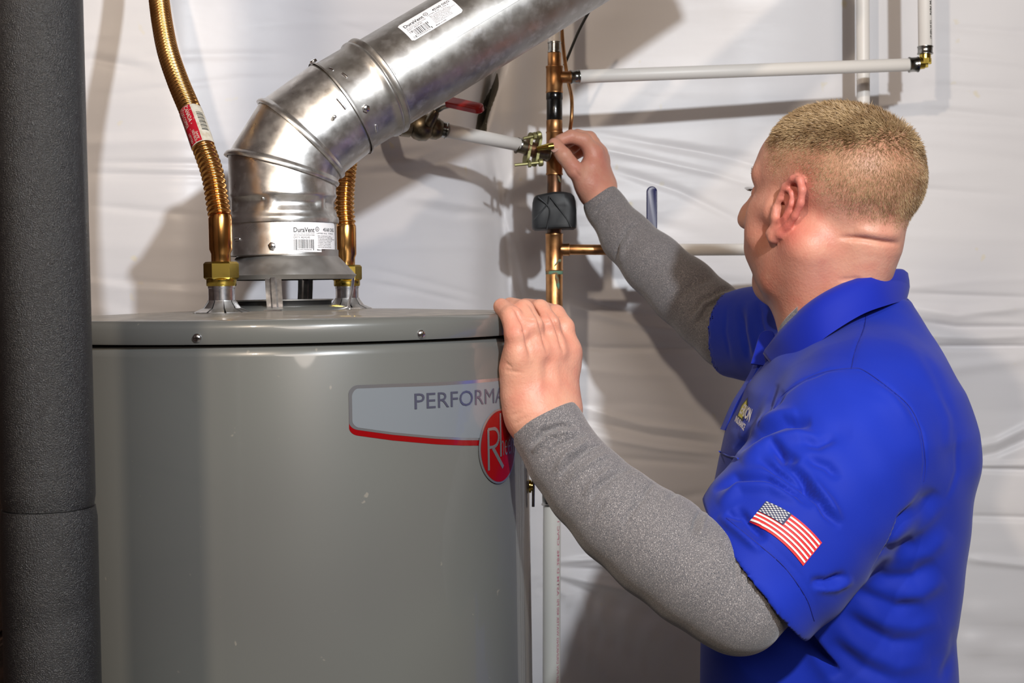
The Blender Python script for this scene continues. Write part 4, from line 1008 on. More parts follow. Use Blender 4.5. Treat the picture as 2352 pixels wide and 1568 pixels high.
# torso and limbs under the clothes
SHN, SHF = w3(1985, 930, 1.42), w3(1800, 770, 1.76)
ELN, WRN = w3(1672, 1392, 1.31), w3(1252, 962, 1.372)
ELF, WRF = w3(1640, 745, 1.90), w3(1374, 448, 2.015)
u(Cone(w3(1925, 775, 1.58), w3(1930, 1000, 1.57), .045, .10), .02)
u(Cone(w3(1930, 1000, 1.57), w3(1910, 1700, 1.58), .10, .11), .04)
u(Cone(w3(1950, 880, 1.57), SHN, .05, .040), .02); u(Cone(w3(1930, 850, 1.60), SHF, .045, .035), .02)
def lerp(a, b, t): return a + (b - a) * t
nearArm = [(1246, 964, 1.374, .0350), (1262, 990, 1.371, .0352), (1300, 1056, 1.358, .0368), (1352, 1118, 1.345, .0405), (1424, 1188, 1.330, .0452), (1512, 1252, 1.318, .0505), (1600, 1318, 1.310, .0510), (1670, 1374, 1.306, .0465), (1698, 1396, 1.306, .0425), (1735, 1340, 1.320, .0470), (1850, 1130, 1.370, .052)]
farArm = [(1376, 450, 2.016, .0265), (1392, 478, 2.010, .0290), (1440, 545, 1.985, .0365), (1500, 605, 1.955, .0425), (1570, 668, 1.925, .0468), (1630, 722, 1.905, .0475), (1680, 765, 1.885, .0490), (1760, 780, 1.840, .052), (1800, 780, 1.80, .05)]
for AR in (nearArm, farArm):
    for i_ in range(1, len(AR) - 1): u(Cone(w3(*AR[i_][:3]), w3(*AR[i_ + 1][:3]), AR[i_][3] * .78 - .001, AR[i_ + 1][3] * .78 - .001), .004)
u(Cone(SHN, w3(1850, 1130, 1.37), .036, .034), .01); u(Cone(SHF, w3(1800, 780, 1.80), .034, .034), .01)
# --- near (left) hand on the tank
def chain(pts, radii, k=.006):
    P = [w3(*p) for p in pts]
    for i in range(len(P) - 1): u(Cone(P[i], P[i + 1], radii[i], radii[i + 1]), k if i == 0 else .0028)
    return P
u(Cone(w3(1262, 990, 1.371), w3(1246, 962, 1.374), .0265, .026), .006)
u(Cone(w3(1222, 965, 1.368), w3(1274, 950, 1.382), .0245, .0235), .015)
u(Cone(w3(1216, 930, 1.370), w3(1196, 845, 1.366), .0235, .0160), .016)
u(Cone(w3(1236, 940, 1.378), w3(1232, 830, 1.378), .0260, .0165), .016)
u(Cone(w3(1266, 935, 1.386), w3(1268, 825, 1.390), .0245, .0160), .016)
u(Cone(w3(1286, 930, 1.394), w3(1296, 830, 1.404), .0185, .0150), .016)
u(Cone(w3(1190, 900, 1.368), w3(1184, 850, 1.364), .0155, .0130), .016)
for a, b_ in (((1196, 845, 1.366), (1190, 812, 1.364)), ((1232, 830, 1.378), (1232, 806, 1.374)), ((1268, 825, 1.390), (1272, 804, 1.388)), ((1296, 830, 1.404), (1304, 806, 1.404))):
    u(Cone(w3(*a), w3(*b_), .0155, .0128), .012)
PK = chain([(1189, 815, 1.362), (1186, 768, 1.354), (1175, 727, 1.362), (1152, 704, 1.383)], [.0122, .0118, .0105, .0086], .008)
RG = chain([(1230, 806, 1.374), (1221, 748, 1.366), (1203, 712, 1.378), (1172, 702, 1.404)], [.0126, .0114, .0104, .0088], .008)
MD = chain([(1270, 803, 1.387), (1260, 744, 1.384), (1240, 711, 1.398), (1206, 704, 1.428)], [.0126, .0112, .0102, .0088], .008)
IX = chain([(1302, 806, 1.402), (1295, 752, 1.404), (1276, 722, 1.418), (1246, 710, 1.448)], [.0122, .0108, .0100, .0086], .008)
chain([(1286, 925, 1.408), (1296, 862, 1.446), (1276, 806, 1.470), (1252, 778, 1.478)], [.0170, .0130, .0115, .0095], .012)
for a in ((1190, 812, 1.352), (1231, 804, 1.364), (1271, 800, 1.378), (1304, 806, 1.396)):
    u(Cone(w3(*a), w3(a[0], a[1] + 8, a[2]), .0095, .0095), .010)
# --- far (right) hand at the fitting
u(Cone(w3(1392, 478, 2.010), w3(1374, 446, 2.013), .0225, .0235), .006)
u(Cone(w3(1362, 440, 2.010), w3(1384, 430, 2.022), .0205, .0200), .012)
u(Cone(w3(1352, 420, 2.004), w3(1356, 385, 2.002), .0185, .0150), .014)
u(Cone(w3(1368, 422, 2.014), w3(1366, 352, 2.010), .0200, .0130), .014)
u(Cone(w3(1376, 420, 2.024), w3(1376, 356, 2.030), .0185, .0130), .014)
u(Cone(w3(1382, 425, 2.034), w3(1380, 375, 2.048), .0160, .0130), .014)
chain([(1344, 415, 2.000), (1320, 390, 1.986), (1295, 357, 1.980), (1274, 332, 1.984)], [.0150, .0125, .0112, .0100], .012)
chain([(1364, 352, 2.006), (1342, 322, 2.000), (1312, 313, 1.996), (1286, 322, 1.992)], [.0118, .0108, .0096, .0084], .008)
chain([(1374, 350, 2.026), (1354, 318, 2.026), (1326, 312, 2.024), (1305, 326, 2.016)], [.0118, .0106, .0096, .0084], .008)
chain([(1380, 362, 2.044), (1362, 328, 2.048), (1334, 322, 2.046), (1316, 340, 2.036)], [.0114, .0102, .0094, .0082], .008)
chain([(1384, 378, 2.056), (1370, 348, 2.064), (1344, 342, 2.064), (1322, 356, 2.056)], [.0104, .0094, .0086, .0076], .008)
hl = .0017
V, F = sdf_mesh(ops, (-0.06, 1.24, 1.0), (0.62, 2.12, 1.76), hl, 22)
V = relax(V, F, 2, .5)
# pixel-drawn creases on the near skin
Nn = normals(V, F); X, Y = PIX(V); dirc = np.array(CAM) - V; dirc /= np.linalg.norm(dirc, axis=1)[:, None]; fac = np.clip((Nn * dirc).sum(1) * 2, 0, 1)
dsp = np.zeros(len(V))
def crease(pts, wd, am, ylo=0, yhi=9, V_=None, X_=None, Y_=None, f_=None, d_=None):
    V_ = V if V_ is None else V_; X_ = X if X_ is None else X_; Y_ = Y if Y_ is None else Y_; f_ = fac if f_ is None else f_; d_ = dsp if d_ is None else d_
    x0 = min(p[0] for p in pts) - 4 * wd; x1 = max(p[0] for p in pts) + 4 * wd; y0 = min(p[1] for p in pts) - 4 * wd; y1 = max(p[1] for p in pts) + 4 * wd
    m = (X_ > x0) & (X_ < x1) & (Y_ > y0) & (Y_ < y1) & (V_[:, 1] > ylo) & (V_[:, 1] < yhi)
    if m.any(): d_[m] += seg_field(X_[m], Y_[m], pts, wd) * am * .001 * f_[m]
crease([(1925, 545), (1985, 549), (2030, 557), (2068, 560)], 6, -4.0, 1.3, 1.8)
crease([(1960, 528), (2020, 536), (2072, 540)], 14, 3.5, 1.3, 1.8)
crease([(1925, 643), (1965, 640), (1990, 646)], 5, -1.2, 1.3, 1.8)
for pts in ([(1220, 825), (1212, 785), (1204, 745), (1186, 712), (1168, 694)], [(1257, 812), (1248, 765), (1237, 728), (1222, 704), (1206, 692)], [(1296, 815), (1285, 768), (1270, 732), (1252, 706)]): crease(pts, 4.5, -3.0, 1.2, 1.5)
for pts in ([(1194, 758), (1208, 761)], [(1210, 733), (1232, 736)], [(1245, 735), (1262, 738)], [(1160, 832), (1178, 845)], [(1160, 850), (1200, 856)], [(1172, 955), (1200, 945)], [(1178, 975), (1215, 955)], [(1270, 722), (1285, 728)]): crease(pts, 2.8, -.9, 1.2, 1.5)
for pts in ([(1244, 905), (1238, 860), (1234, 822)], [(1284, 900), (1278, 850), (1273, 815)]): crease(pts, 9, .9, 1.2, 1.5)
crease([(1258, 880), (1256, 820)], 8, -1.2, 1.2, 1.5)
crease([(1318, 384), (1326, 398), (1334, 408)], 3, -1.2, 1.9, 2.1); crease([(1284, 348), (1292, 344)], 2.6, -.5, 1.9, 2.1)
V = V + Nn * dsp[:, None]
body_me = np_mesh('body', V, F)
# colour: redder knuckles and ears, paler shaved nape, stubble
hp = (V - HO) @ HR / S
tint = np.ones((len(V), 4)); 
def blob(c, r): return np.exp(-(((V - c) / r) ** 2).sum(1))
red = np.zeros(len(V))
isear = np.exp(-(((hp - np.array([-.010, .084, -.024])) / np.array([.024, .017, .044])) ** 2).sum(1)); red += isear * 1.5
for c in ((1302, 800, 1.40), (1272, 800, 1.385), (1262, 880, 1.37), (1210, 915, 1.36), (1190, 740, 1.355)): red += .45 * blob(w3(*c), .016)
for c in ((1368, 360, 2.01), (1372, 380, 2.01), (1365, 430, 2.0)): red += .55 * blob(w3(*c), .018)
red += .45 * np.exp(-(((hp - np.array([-.03, .06, -.125])) / np.array([.05, .05, .045])) ** 2).sum(1))
red += .35 * np.exp(-(((hp - np.array([.045, .06, -.045])) / np.array([.035, .04, .045])) ** 2).sum(1))
red = np.clip(red, 0, 1)
tint[:, 0] *= 1 - .04 * red; tint[:, 1] *= 1 - .42 * red; tint[:, 2] *= 1 - .38 * red
stub = np.exp(-(((hp - np.array([.055, .03, -.098])) / np.array([.046, .060, .040])) ** 2).sum(1)) * (hp[:, 0] > -.03)
stub = np.clip(stub * 1.6, 0, 1) * (.75 + .25 * rng.rand(len(V)))
for k, c in enumerate((.74, .66, .60)): tint[:, k] *= 1 - (1 - c) * stub
at = body_me.color_attributes.new('tint', 'FLOAT_COLOR', 'POINT')
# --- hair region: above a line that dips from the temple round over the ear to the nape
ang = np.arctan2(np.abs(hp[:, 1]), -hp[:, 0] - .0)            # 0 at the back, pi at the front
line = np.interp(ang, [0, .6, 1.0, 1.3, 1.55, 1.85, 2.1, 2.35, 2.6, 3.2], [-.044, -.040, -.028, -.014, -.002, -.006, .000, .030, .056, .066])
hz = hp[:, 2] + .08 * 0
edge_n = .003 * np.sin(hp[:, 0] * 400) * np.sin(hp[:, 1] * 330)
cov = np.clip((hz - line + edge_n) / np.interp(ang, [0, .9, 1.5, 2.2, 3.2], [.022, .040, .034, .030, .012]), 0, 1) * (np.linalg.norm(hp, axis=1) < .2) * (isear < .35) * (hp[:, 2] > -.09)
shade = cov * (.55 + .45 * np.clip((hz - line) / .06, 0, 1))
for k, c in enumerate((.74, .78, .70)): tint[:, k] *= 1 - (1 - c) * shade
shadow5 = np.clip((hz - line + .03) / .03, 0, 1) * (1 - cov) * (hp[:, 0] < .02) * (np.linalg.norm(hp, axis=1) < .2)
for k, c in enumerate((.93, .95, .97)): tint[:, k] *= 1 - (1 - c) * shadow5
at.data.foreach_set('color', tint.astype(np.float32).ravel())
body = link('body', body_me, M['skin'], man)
# hair strands, one tapered blade each
Nn = normals(V, F); fc = F[:, 0]; P4 = V[F]; ar = .5 * np.linalg.norm(np.cross(P4[:, 2] - P4[:, 0], P4[:, 3] - P4[:, 1]), axis=1)
wgt = ar * cov[F].mean(1) ** 1.2 * (np.linalg.norm(hp[fc], axis=1) < .2); wgt = wgt / wgt.sum(); NH = 64000
pick = rng.choice(len(F), NH, p=wgt); a1 = rng.rand(NH, 1); a2 = rng.rand(NH, 1); q = P4[pick]
R0 = (q[:, 0] * (1 - a1) + q[:, 1] * a1) * (1 - a2) + (q[:, 3] * (1 - a1) + q[:, 2] * a1) * a2
n0 = Nn[fc[pick]]; h0_ = hp[fc[pick]]; cv = cov[fc[pick]]
top = np.clip((h0_[:, 2] - .035) / .05, 0, 1); back = np.clip(-h0_[:, 0] / .08, 0, 1)
flow = (HR @ np.array([.9, 0, -.25])) * 1.0; down = HR @ np.array([-.12, 0, -1.0])
fl_ = flow[None, :] * (top * .9 + .25)[:, None] + down[None, :] * ((1 - top) * .8)[:, None]
whorl = HR @ np.array([0, .5, .2]); fl_ += whorl[None, :] * (np.sin(h0_[:, 2] * 60 + h0_[:, 0] * 40) * .35)[:, None]
dirh = n0 * (.75 + .3 * top)[:, None] + fl_ + rng.normal(0, .22, (NH, 3)); dirh /= np.linalg.norm(dirh, axis=1)[:, None]
ln = (.0022 + .0088 * top + .0015 * back) * (.7 + .6 * rng.rand(NH)) * (.45 + .55 * cv)
sd_ = np.cross(dirh, rng.normal(0, 1, (NH, 3))); sd_ /= np.linalg.norm(sd_, axis=1)[:, None]; wdh = .00017
A_ = R0 - n0 * .0004; mid_ = A_ + dirh * (ln * .55)[:, None]; tip = A_ + dirh * ln[:, None] + down * (ln * .12)[:, None]
HV = np.stack([A_ - sd_ * wdh, A_ + sd_ * wdh, mid_ + sd_ * wdh * .8, tip], 1).reshape(-1, 3); HF = np.arange(NH * 4).reshape(-1, 4)
hair = link('hair', np_mesh('hair', HV, HF), M['hair'], man, kind='stuff')
# eyes and lashes
for sd in (1, -1):
    o = MB(); o.lathe(H(.0745, sd * .031, -.012), list(Vector(HR[:, 0])), [(.0001, -.0118)] + [(.0124 * math.cos(t), .0124 * math.sin(t)) for t in np.linspace(-1.2, 1.57, 12)], 20); e = o.build('eyeball', M['eye'], man)
    c = H(.0745 + .0120, sd * .031, -.012); o = MB(); o.lathe(c, list(HR[:, 0]), [(.0056, -.0006), (.0052, .0004), (.0001, .0009)], 20); o.build('iris', M['iris'], e)
    o = MB()
    for k in range(15):
        t = -1 + 2 * k / 14; b0 = H(.0866 - .006 * t * t, sd * (.031 + .013 * t), -.0075 - .002 * t * t); d_ = HR @ np.array([.7, sd * .45 * t + sd * .2, .35]); tp = b0 + d_ * .0085
        o.tube([b0, (b0 + tp) / 2 - HR[:, 2] * .0012, tp], [.0003, .00025, .0001], 5, False)
    o.build('eyelashes', M['lash'], man)
    o = MB()
    for k in range(60):
        t = random.uniform(-1, 1); b0 = H(.0915 - .012 * (t * .5 + .5) ** 2 * 1.6, sd * (.030 + .020 * t), .014 + random.uniform(-.003, .003) - .003 * t * t); tp = b0 + HR @ np.array([.002, sd * .005, .002])
        o.tube([b0, tp], [.0004, .0001], 5, False)
    o.build('eyebrow', M['hair'], man)
# finger nails that face the lens
def nail(px, py, Y, r, d2, n, m=M['nail']):
    c = w3(px, py, Y); R_ = frame(n, d2); o = MB(); V_ = []; k_ = 16
    for k in range(k_): t = 2 * math.pi * k / k_; x = r * 1.25 * abs(math.cos(t)) ** .7 * math.copysign(1, math.cos(t)); y = r * abs(math.sin(t)) ** .8 * math.copysign(1, math.sin(t)); V_.append(Vector(c) + R_ @ Vector((x, y, -.0022 * (y / r) ** 2)))
    V_.append(Vector(c) + R_ @ Vector((0, 0, .0003))); V_ += [v - Vector(R_ @ Vector((0, 0, .0008))) for v in V_[:k_]]
    F_ = [(k, (k + 1) % k_, k_) for k in range(k_)] + [(k, k_ + 1 + k, k_ + 1 + (k + 1) % k_, (k + 1) % k_) for k in range(k_)]; o.add(V_, F_); o.build('fingernail', m, man)
nail(1273, 338, 1.9745, .0062, list(w3(1274, 332, 1.984) - w3(1295, 357, 1.980)), (-.35, -.85, .45))

# ---------------------------------------------------------------- grey undershirt sleeves
def tube_sdf(pts, k=.03):
    P = [w3(*p[:3]) for p in pts]; return [('u', Cone(P[i], P[i + 1], pts[i][3], pts[i + 1][3]), k) for i in range(len(P) - 1)]
def cloth(name, ops_, lo, hi, h, creases, m, parent, it=2, ymax=9, extra=None):
    V, F = sdf_mesh(ops_, lo, hi, h, 20); V = relax(V, F, it, .5); N_ = normals(V, F); X_, Y_ = PIX(V)
    dc = np.array(CAM) - V; dc /= np.linalg.norm(dc, axis=1)[:, None]; f_ = np.clip((N_ * dc).sum(1) * 1.8 + .35, 0, 1); d_ = np.zeros(len(V))
    for c in creases:
        crease(c[0], c[1], c[2], c[3] if len(c) > 3 else 0, c[4] if len(c) > 4 else ymax, V, X_, Y_, f_, d_)
    if extra is not None: d_ += extra(V, N_, X_, Y_)
    V = V + N_ * d_[:, None]
    ob = link(name, np_mesh(name, V, F), m, parent)
    return ob, V, F
nearArm = [(1246, 964, 1.374, .0350), (1262, 990, 1.371, .0352), (1300, 1056, 1.358, .0368), (1352, 1118, 1.345, .0405), (1424, 1188, 1.330, .0452), (1512, 1252, 1.318, .0505), (1600, 1318, 1.310, .0510), (1670, 1374, 1.306, .0465), (1698, 1396, 1.306, .0425), (1735, 1340, 1.320, .0470), (1850, 1130, 1.370, .052)]
so = tube_sdf(nearArm, .010); axn = w3(1302, 1062, 1.358) - w3(1246, 964, 1.374)
cuf = w3(1247, 958, 1.374); nrm = w3(1330, 1110, 1.36) - w3(1250, 955, 1.374) 
so.append(('s', Half(cuf, -nrm, .12), .002))
cn = [([(1215, 1000), (1250, 960), (1320, 945)], 5, 0.0)]
cn = [([(1218, 1025), (1245, 990), (1285, 975), (1322, 978)], 5.1, -6.3), ([(1222, 1040), (1262, 1000), (1325, 990)], 6.0, 5.0), ([(1240, 1062), (1275, 1022), (1330, 1000), (1350, 1003)], 4.2, -4.2), ([(1285, 1095), (1310, 1060), (1350, 1030), (1385, 1020)], 5.1, -5.5), ([(1275, 1082), (1300, 1045), (1350, 1015)], 6.8, 4.2), ([(1300, 1110), (1330, 1080), (1400, 1040)], 6.0, 3.8),
      ([(1355, 1150), (1380, 1115), (1420, 1085), (1450, 1078)], 5.1, -3.8), ([(1340, 1140), (1365, 1105), (1410, 1072)], 6.8, 3.2), ([(1430, 1210), (1450, 1175), (1490, 1130)], 6.8, -2.5), ([(1350, 1200), (1375, 1170), (1390, 1150)], 5.1, -2.1), ([(1480, 1130), (1500, 1110)], 4.2, -4.2), ([(1530, 1150), (1560, 1125)], 5.1, -3.2), ([(1590, 1230), (1600, 1190), (1615, 1165)], 5.1, -4.6), ([(1605, 1240), (1618, 1190), (1625, 1170)], 5.1, 3.2),
      ([(1690, 1330), (1692, 1290), (1698, 1275)], 3.4, -2.5), ([(1705, 1340), (1706, 1300), (1708, 1285)], 3.4, -2.3), ([(1720, 1360), (1722, 1325), (1730, 1310)], 4.2, -2.8), ([(1740, 1365), (1735, 1335)], 4.2, -2.1), ([(1698, 1345), (1699, 1300)], 3.4, 1.7), ([(1713, 1350), (1714, 1300)], 3.4, 1.7),
      ([(1440, 1062), (1500, 1120), (1560, 1150)], 8.5, 2.1)]
b1, _, _ = cloth('undershirt_sleeve', so, (0.0, 1.22, 1.08), (0.45, 1.5, 1.46), .0016, cn, M['heather'], man)
farArm = [(1376, 450, 2.016, .0265), (1392, 478, 2.010, .0290), (1440, 545, 1.985, .0365), (1500, 605, 1.955, .0425), (1570, 668, 1.925, .0468), (1630, 722, 1.905, .0475), (1680, 765, 1.885, .0490), (1760, 780, 1.840, .052), (1800, 780, 1.80, .05)]
so = tube_sdf(farArm, .01); so.append(('s', Half(w3(1374, 450, 2.015), w3(1374, 450, 2.015) - w3(1430, 530, 1.99), .09), .002))
cf = [([(1360, 500), (1375, 478), (1400, 460), (1430, 455)], 3.4, -3.4), ([(1412, 598), (1418, 562), (1440, 525), (1475, 508)], 3.4, -5.7), ([(1425, 605), (1432, 565), (1455, 530)], 6.0, 3.8), ([(1385, 520), (1395, 505)], 4.2, -2.3), ([(1365, 480), (1400, 450)], 5.1, 1.9),
      ([(1585, 730), (1610, 690), (1660, 665), (1685, 662)], 5.1, -5.7), ([(1600, 750), (1625, 705), (1680, 680)], 5.1, -5.7), ([(1592, 740), (1618, 698), (1670, 670)], 5.1, 4.8), ([(1560, 690), (1590, 650), (1640, 640)], 6.8, -3.4)]
b2, _, _ = cloth('undershirt_sleeve', so, (0.1, 1.72, 1.38), (0.42, 2.08, 1.66), .0025, cf, M['heather'], man)

# ---------------------------------------------------------------- polo shirt
# torso: stacked rounded sections between the front (left) and back (right) outline
rows = [ # py, x_front, x_back, depth centre, half width
 (655, 1915, 2076, 1.60, .062), (680, 1885, 2088, 1.60, .075), (705, 1850, 2100, 1.60, .088), (740, 1815, 2125, 1.595, .105), (780, 1785, 2152, 1.59, .125), (830, 1752, 2182, 1.58, .160), (890, 1712, 2215, 1.575, .190),
 (980, 1672, 2240, 1.57, .206), (1060, 1650, 2241, 1.57, .200), (1150, 1634, 2236, 1.57, .188), (1250, 1622, 2224, 1.57, .175), (1350, 1613, 2210, 1.57, .166), (1440, 1608, 2198, 1.57, .162), (1568, 1608, 2204, 1.57, .162), (1750, 1606, 2216, 1.57, .170), (1850, 1610, 2214, 1.57, .175)]
zt_ = []; 
for py, xf, xb, Yc, hw_ in rows:
    A_ = W(xf, py, Yc); B_ = W(xb, py, Yc); zt_.append(((A_.z + B_.z) / 2, (A_.x + B_.x) / 2, (B_.x - A_.x) / 2, Yc, hw_))
zt_ = np.array(sorted(zt_))
TW = math.radians(-8)
def torso(P, off=0.0):
    z = P[:, 2]; cx = np.interp(z, zt_[:, 0], zt_[:, 1]); a = np.interp(z, zt_[:, 0], zt_[:, 2]) + off; cy = np.interp(z, zt_[:, 0], zt_[:, 3]); b_ = np.interp(z, zt_[:, 0], zt_[:, 4]) + off
    x = P[:, 0] - cx; y = P[:, 1] - cy; xr = x * math.cos(TW) + y * math.sin(TW); yr = -x * math.sin(TW) + y * math.cos(TW)
    k = ((np.abs(xr) / a) ** 2.35 + (np.abs(yr) / b_) ** 2.35 + 1e-9) ** (1 / 2.35)
    d = (k - 1) * np.minimum(a, b_) * .9
    return np.maximum(d, np.maximum(z - zt_[-1, 0], zt_[0, 0] - z) * .7)
tt_ = np.linspace(0, 2 * math.pi, 120, endpoint=False); e_ = 2 / 2.35
targets = {}
for py, xf, xb, Yc, hw_ in rows: targets[py] = (xf, xb)
rws = sorted(rows, key=lambda r: -r[0])
for it_ in range(6):
    for i_, r_ in enumerate(rws):
        z_, cx_, a_, cy_, b_ = zt_[i_]; ct, st_ = np.cos(tt_), np.sin(tt_)
        xx = np.sign(ct) * np.abs(ct) ** e_ * a_; yy = np.sign(st_) * np.abs(st_) ** e_ * b_
        Q_ = np.stack([cx_ + xx * math.cos(TW) - yy * math.sin(TW), cy_ + xx * math.sin(TW) + yy * math.cos(TW), np.full(120, z_)], 1)
        qx, _ = PIX(Q_); sc_ = Yc / FPX; e0 = qx.min() - r_[1]; e1 = qx.max() - r_[2]
        zt_[i_, 1] -= (e0 + e1) / 2 * sc_; zt_[i_, 2] -= (e1 - e0) / 2 * sc_ * .95
po = [('u', Fn(torso), .03)]
slv = [(1985, 935, 1.455, .070), (1950, 1020, 1.425, .078), (1885, 1130, 1.395, .082), (1788, 1248, 1.360, .080), (1690, 1365, 1.332, .078)]
po += tube_sdf(slv, .03)
po.append(('u', Cone(w3(2040, 930, 1.48), w3(2080, 1030, 1.5), .055, .065), .04))
po.append(('u', Cone(w3(1985, 800, 1.55), w3(1988, 905, 1.465), .036, .054), .04))
slf = [(1860, 800, 1.72, .060), (1800, 775, 1.78, .058), (1750, 768, 1.825, .057), (1670, 768, 1.875, .058)]
po += tube_sdf(slf, .03)
# hem openings: cut both sleeves and hollow them
hemN = w3(1727, 1304, 1.33); nN = w3(1700, 1385, 1.32) - w3(1880, 1140, 1.385)
hp1, hp2 = w3(1614, 1166, 1.31), w3(1822, 1444, 1.33)
ed = (hp2 - hp1) / np.linalg.norm(hp2 - hp1); rv_ = np.array(list(ray(1725, 1310))); n0_ = np.cross(ed, rv_); n0_ /= np.linalg.norm(n0_); n0_ *= np.sign(n0_ @ nN); nN = n0_ + rv_ * .10; nN /= np.linalg.norm(nN)
po.append(('s', Half((hp1 + hp2) / 2, nN, .19), .003))
po.append(('s', Cone(w3(1625, 1445, 1.312), w3(1786, 1250, 1.360), .0735, .0700), .004))
hf1, hf2 = w3(1692, 672, 1.86), w3(1702, 872, 1.86); hm = (hf1 + hf2) / 2; nF = w3(1600, 765, 1.90) - w3(1790, 765, 1.79); nF /= np.linalg.norm(nF)
po.append(('s', Half(w3(1668, 768, 1.868), nF, .12), .003))
po.append(('s', Cone(w3(1640, 765, 1.885), w3(1712, 768, 1.845), .0545, .0530), .004))
# neck opening
po.append(('s', Cone(w3(1955, 600, 1.585), w3(1912, 745, 1.59), .074, .062), .01))
po.append(('s', Cone(w3(1850, 690, 1.60), w3(1768, 820, 1.60), .034, .014), .012))
sh = [
 # front of the shoulder and sleeve
 ([(1690, 1035), (1745, 990), (1800, 965), (1862, 966)], 11, -12.2), ([(1700, 1060), (1760, 1020), (1840, 995), (1880, 1000)], 15, 8.1), ([(1770, 1010), (1800, 1060), (1850, 1100), (1880, 1150)], 10, -8.1), ([(1700, 1005), (1760, 965), (1830, 940)], 14, 5.4),
 ([(1840, 1010), (1880, 1020), (1920, 1000)], 12, -5.4), ([(1850, 1050), (1900, 1070), (1930, 1100)], 10, -5.4), ([(1740, 1055), (1790, 1080), (1850, 1120), (1880, 1150)], 9, -9.5), ([(1640, 1130), (1690, 1095), (1760, 1095), (1830, 1130), (1870, 1165)], 9, -9.5), ([(1650, 1160), (1700, 1120), (1770, 1120), (1840, 1150)], 12, 6.8),
 ([(1770, 1020), (1800, 1040), (1835, 1060)], 10, -8.1), ([(1825, 1070), (1870, 1130), (1900, 1180), (1930, 1210)], 9, -8.1), ([(1850, 1090), (1900, 1150), (1930, 1200)], 12, 5.4), ([(1690, 1165), (1720, 1205), (1760, 1240)], 11, -8.1), ([(1650, 1185), (1700, 1225), (1750, 1270)], 10, 5.4), ([(1670, 1180), (1700, 1190)], 8, -5.4),
 ([(1860, 1335), (1900, 1338), (1945, 1320)], 10, -6.8), ([(1870, 1350), (1920, 1350), (1960, 1330)], 10, 4.1), ([(1820, 960), (1890, 990), (1960, 1000)], 26, -4.1),
 # armpit and flank
 ([(2132, 1115), (2080, 1190), (2010, 1270), (1950, 1340), (1900, 1400)], 10.0, -4.5, 1.33), ([(2150, 1125), (2110, 1170), (2060, 1205)], 12.5, -5.2, 1.33), ([(2170, 1150), (2110, 1210), (2060, 1230), (2010, 1235)], 16.2, 3.0, 1.33), ([(2100, 1240), (2060, 1265), (2015, 1260)], 12.5, -4.5, 1.33), ([(2180, 1220), (2130, 1270), (2060, 1290)], 17.5, 3.0, 1.33), ([(2150, 1290), (2100, 1325), (2040, 1330), (1990, 1315)], 16.2, -5.2, 1.33),
 ([(2170, 1330), (2110, 1365), (2050, 1370)], 18.8, 3.8, 1.33), ([(2120, 1385), (2060, 1395), (2000, 1370), (1955, 1350)], 15.0, -4.5, 1.33), ([(2160, 1420), (2100, 1440), (2030, 1430), (1960, 1390)], 18.8, 3.8, 1.33), ([(2120, 1475), (2050, 1475), (1980, 1440), (1930, 1400)], 16.2, -5.2, 1.33), ([(2140, 1520), (2060, 1530), (1960, 1480), (1910, 1430)], 20.0, 3.8, 1.33), ([(2060, 1568), (1980, 1530), (1910, 1470)], 16.2, -4.5, 1.33), ([(1930, 1590), (1880, 1520), (1860, 1480)], 18.8, 3.8, 1.33),
 ([(2165, 1568), (2190, 1500), (2195, 1440)], 11.2, -3.0, 1.33), ([(2150, 900), (2175, 960), (2180, 1040)], 10.0, 1.2, 1.33), ([(2100, 780), (2160, 880), (2195, 980)], 12, -1.2, 1.3), ([(2200, 990), (2200, 1080), (2170, 1150)], 6, -1.2, 1.3),
 # seams
 ([(1955, 845), (1900, 852), (1850, 872), (1800, 905), (1775, 940)], 3.2, -1.6), ([(1955, 845), (1985, 850), (2040, 890), (2090, 935), (2115, 990), (2125, 1060), (2120, 1110)], 3.5, -2.4), ([(1955, 845), (1965, 800), (1985, 750), (1990, 715)], 3, -1.6), ([(1990, 868), (2050, 915), (2095, 975)], 9, 1.6),
 ([(1668, 1190), (1730, 1240), (1800, 1300), (1850, 1370), (1868, 1420)], 2.6, -1.1), ([(1690, 1185), (1760, 1240), (1830, 1310), (1868, 1370), (1882, 1400)], 2.6, -0.9),
 # chest
 ([(1785, 880), (1768, 920), (1755, 960), (1742, 1020), (1732, 1060)], 6, -6, 1.40), ([(1800, 895), (1778, 930), (1765, 975)], 7, -4, 1.40), ([(1725, 1020), (1718, 1060), (1715, 1100)], 7, 4, 1.40), ([(1700, 1040), (1700, 1080)], 6, -3, 1.4),
 # far sleeve
 ([(1700, 700), (1705, 760), (1720, 830)], 7, -4, 1.7), ([(1720, 690), (1722, 760), (1740, 840)], 8, 3, 1.7), ([(1740, 690), (1745, 740), (1760, 790)], 7, -4, 1.7), ([(1668, 700), (1664, 760), (1680, 830)], 4, -1.2, 1.7),
]
def knit(V, N_, X_, Y_):
    return .0010 * np.sin(X_ / 37 + Y_ / 61) * np.sin(Y_ / 43) + .0006 * np.sin(X_ / 17 - Y_ / 29)
shirt, SV, SF = cloth('polo_shirt', po, (0.16, 1.20, 0.94), (0.66, 1.96, 1.56), .0027, sh, M['polo'], man, 3, 9, knit)
SB = BVHTree.FromPolygons([tuple(p) for p in SV], [tuple(q) for q in SF])
def on_shirt(off):
    def fn(px, py):
        loc, n, i, d = SB.ray_cast(CAM, ray(px, py))
        if loc is None: loc = W(px, py, 1.5); n = Vector((0, -1, 0))
        if n.dot(ray(px, py)) > 0: n = -n
        return loc + n * off
    return fn
def warp(fn2, base):   # unit square -> pixel quad/curve -> surface
    return lambda a, b: base(*fn2(a, b))
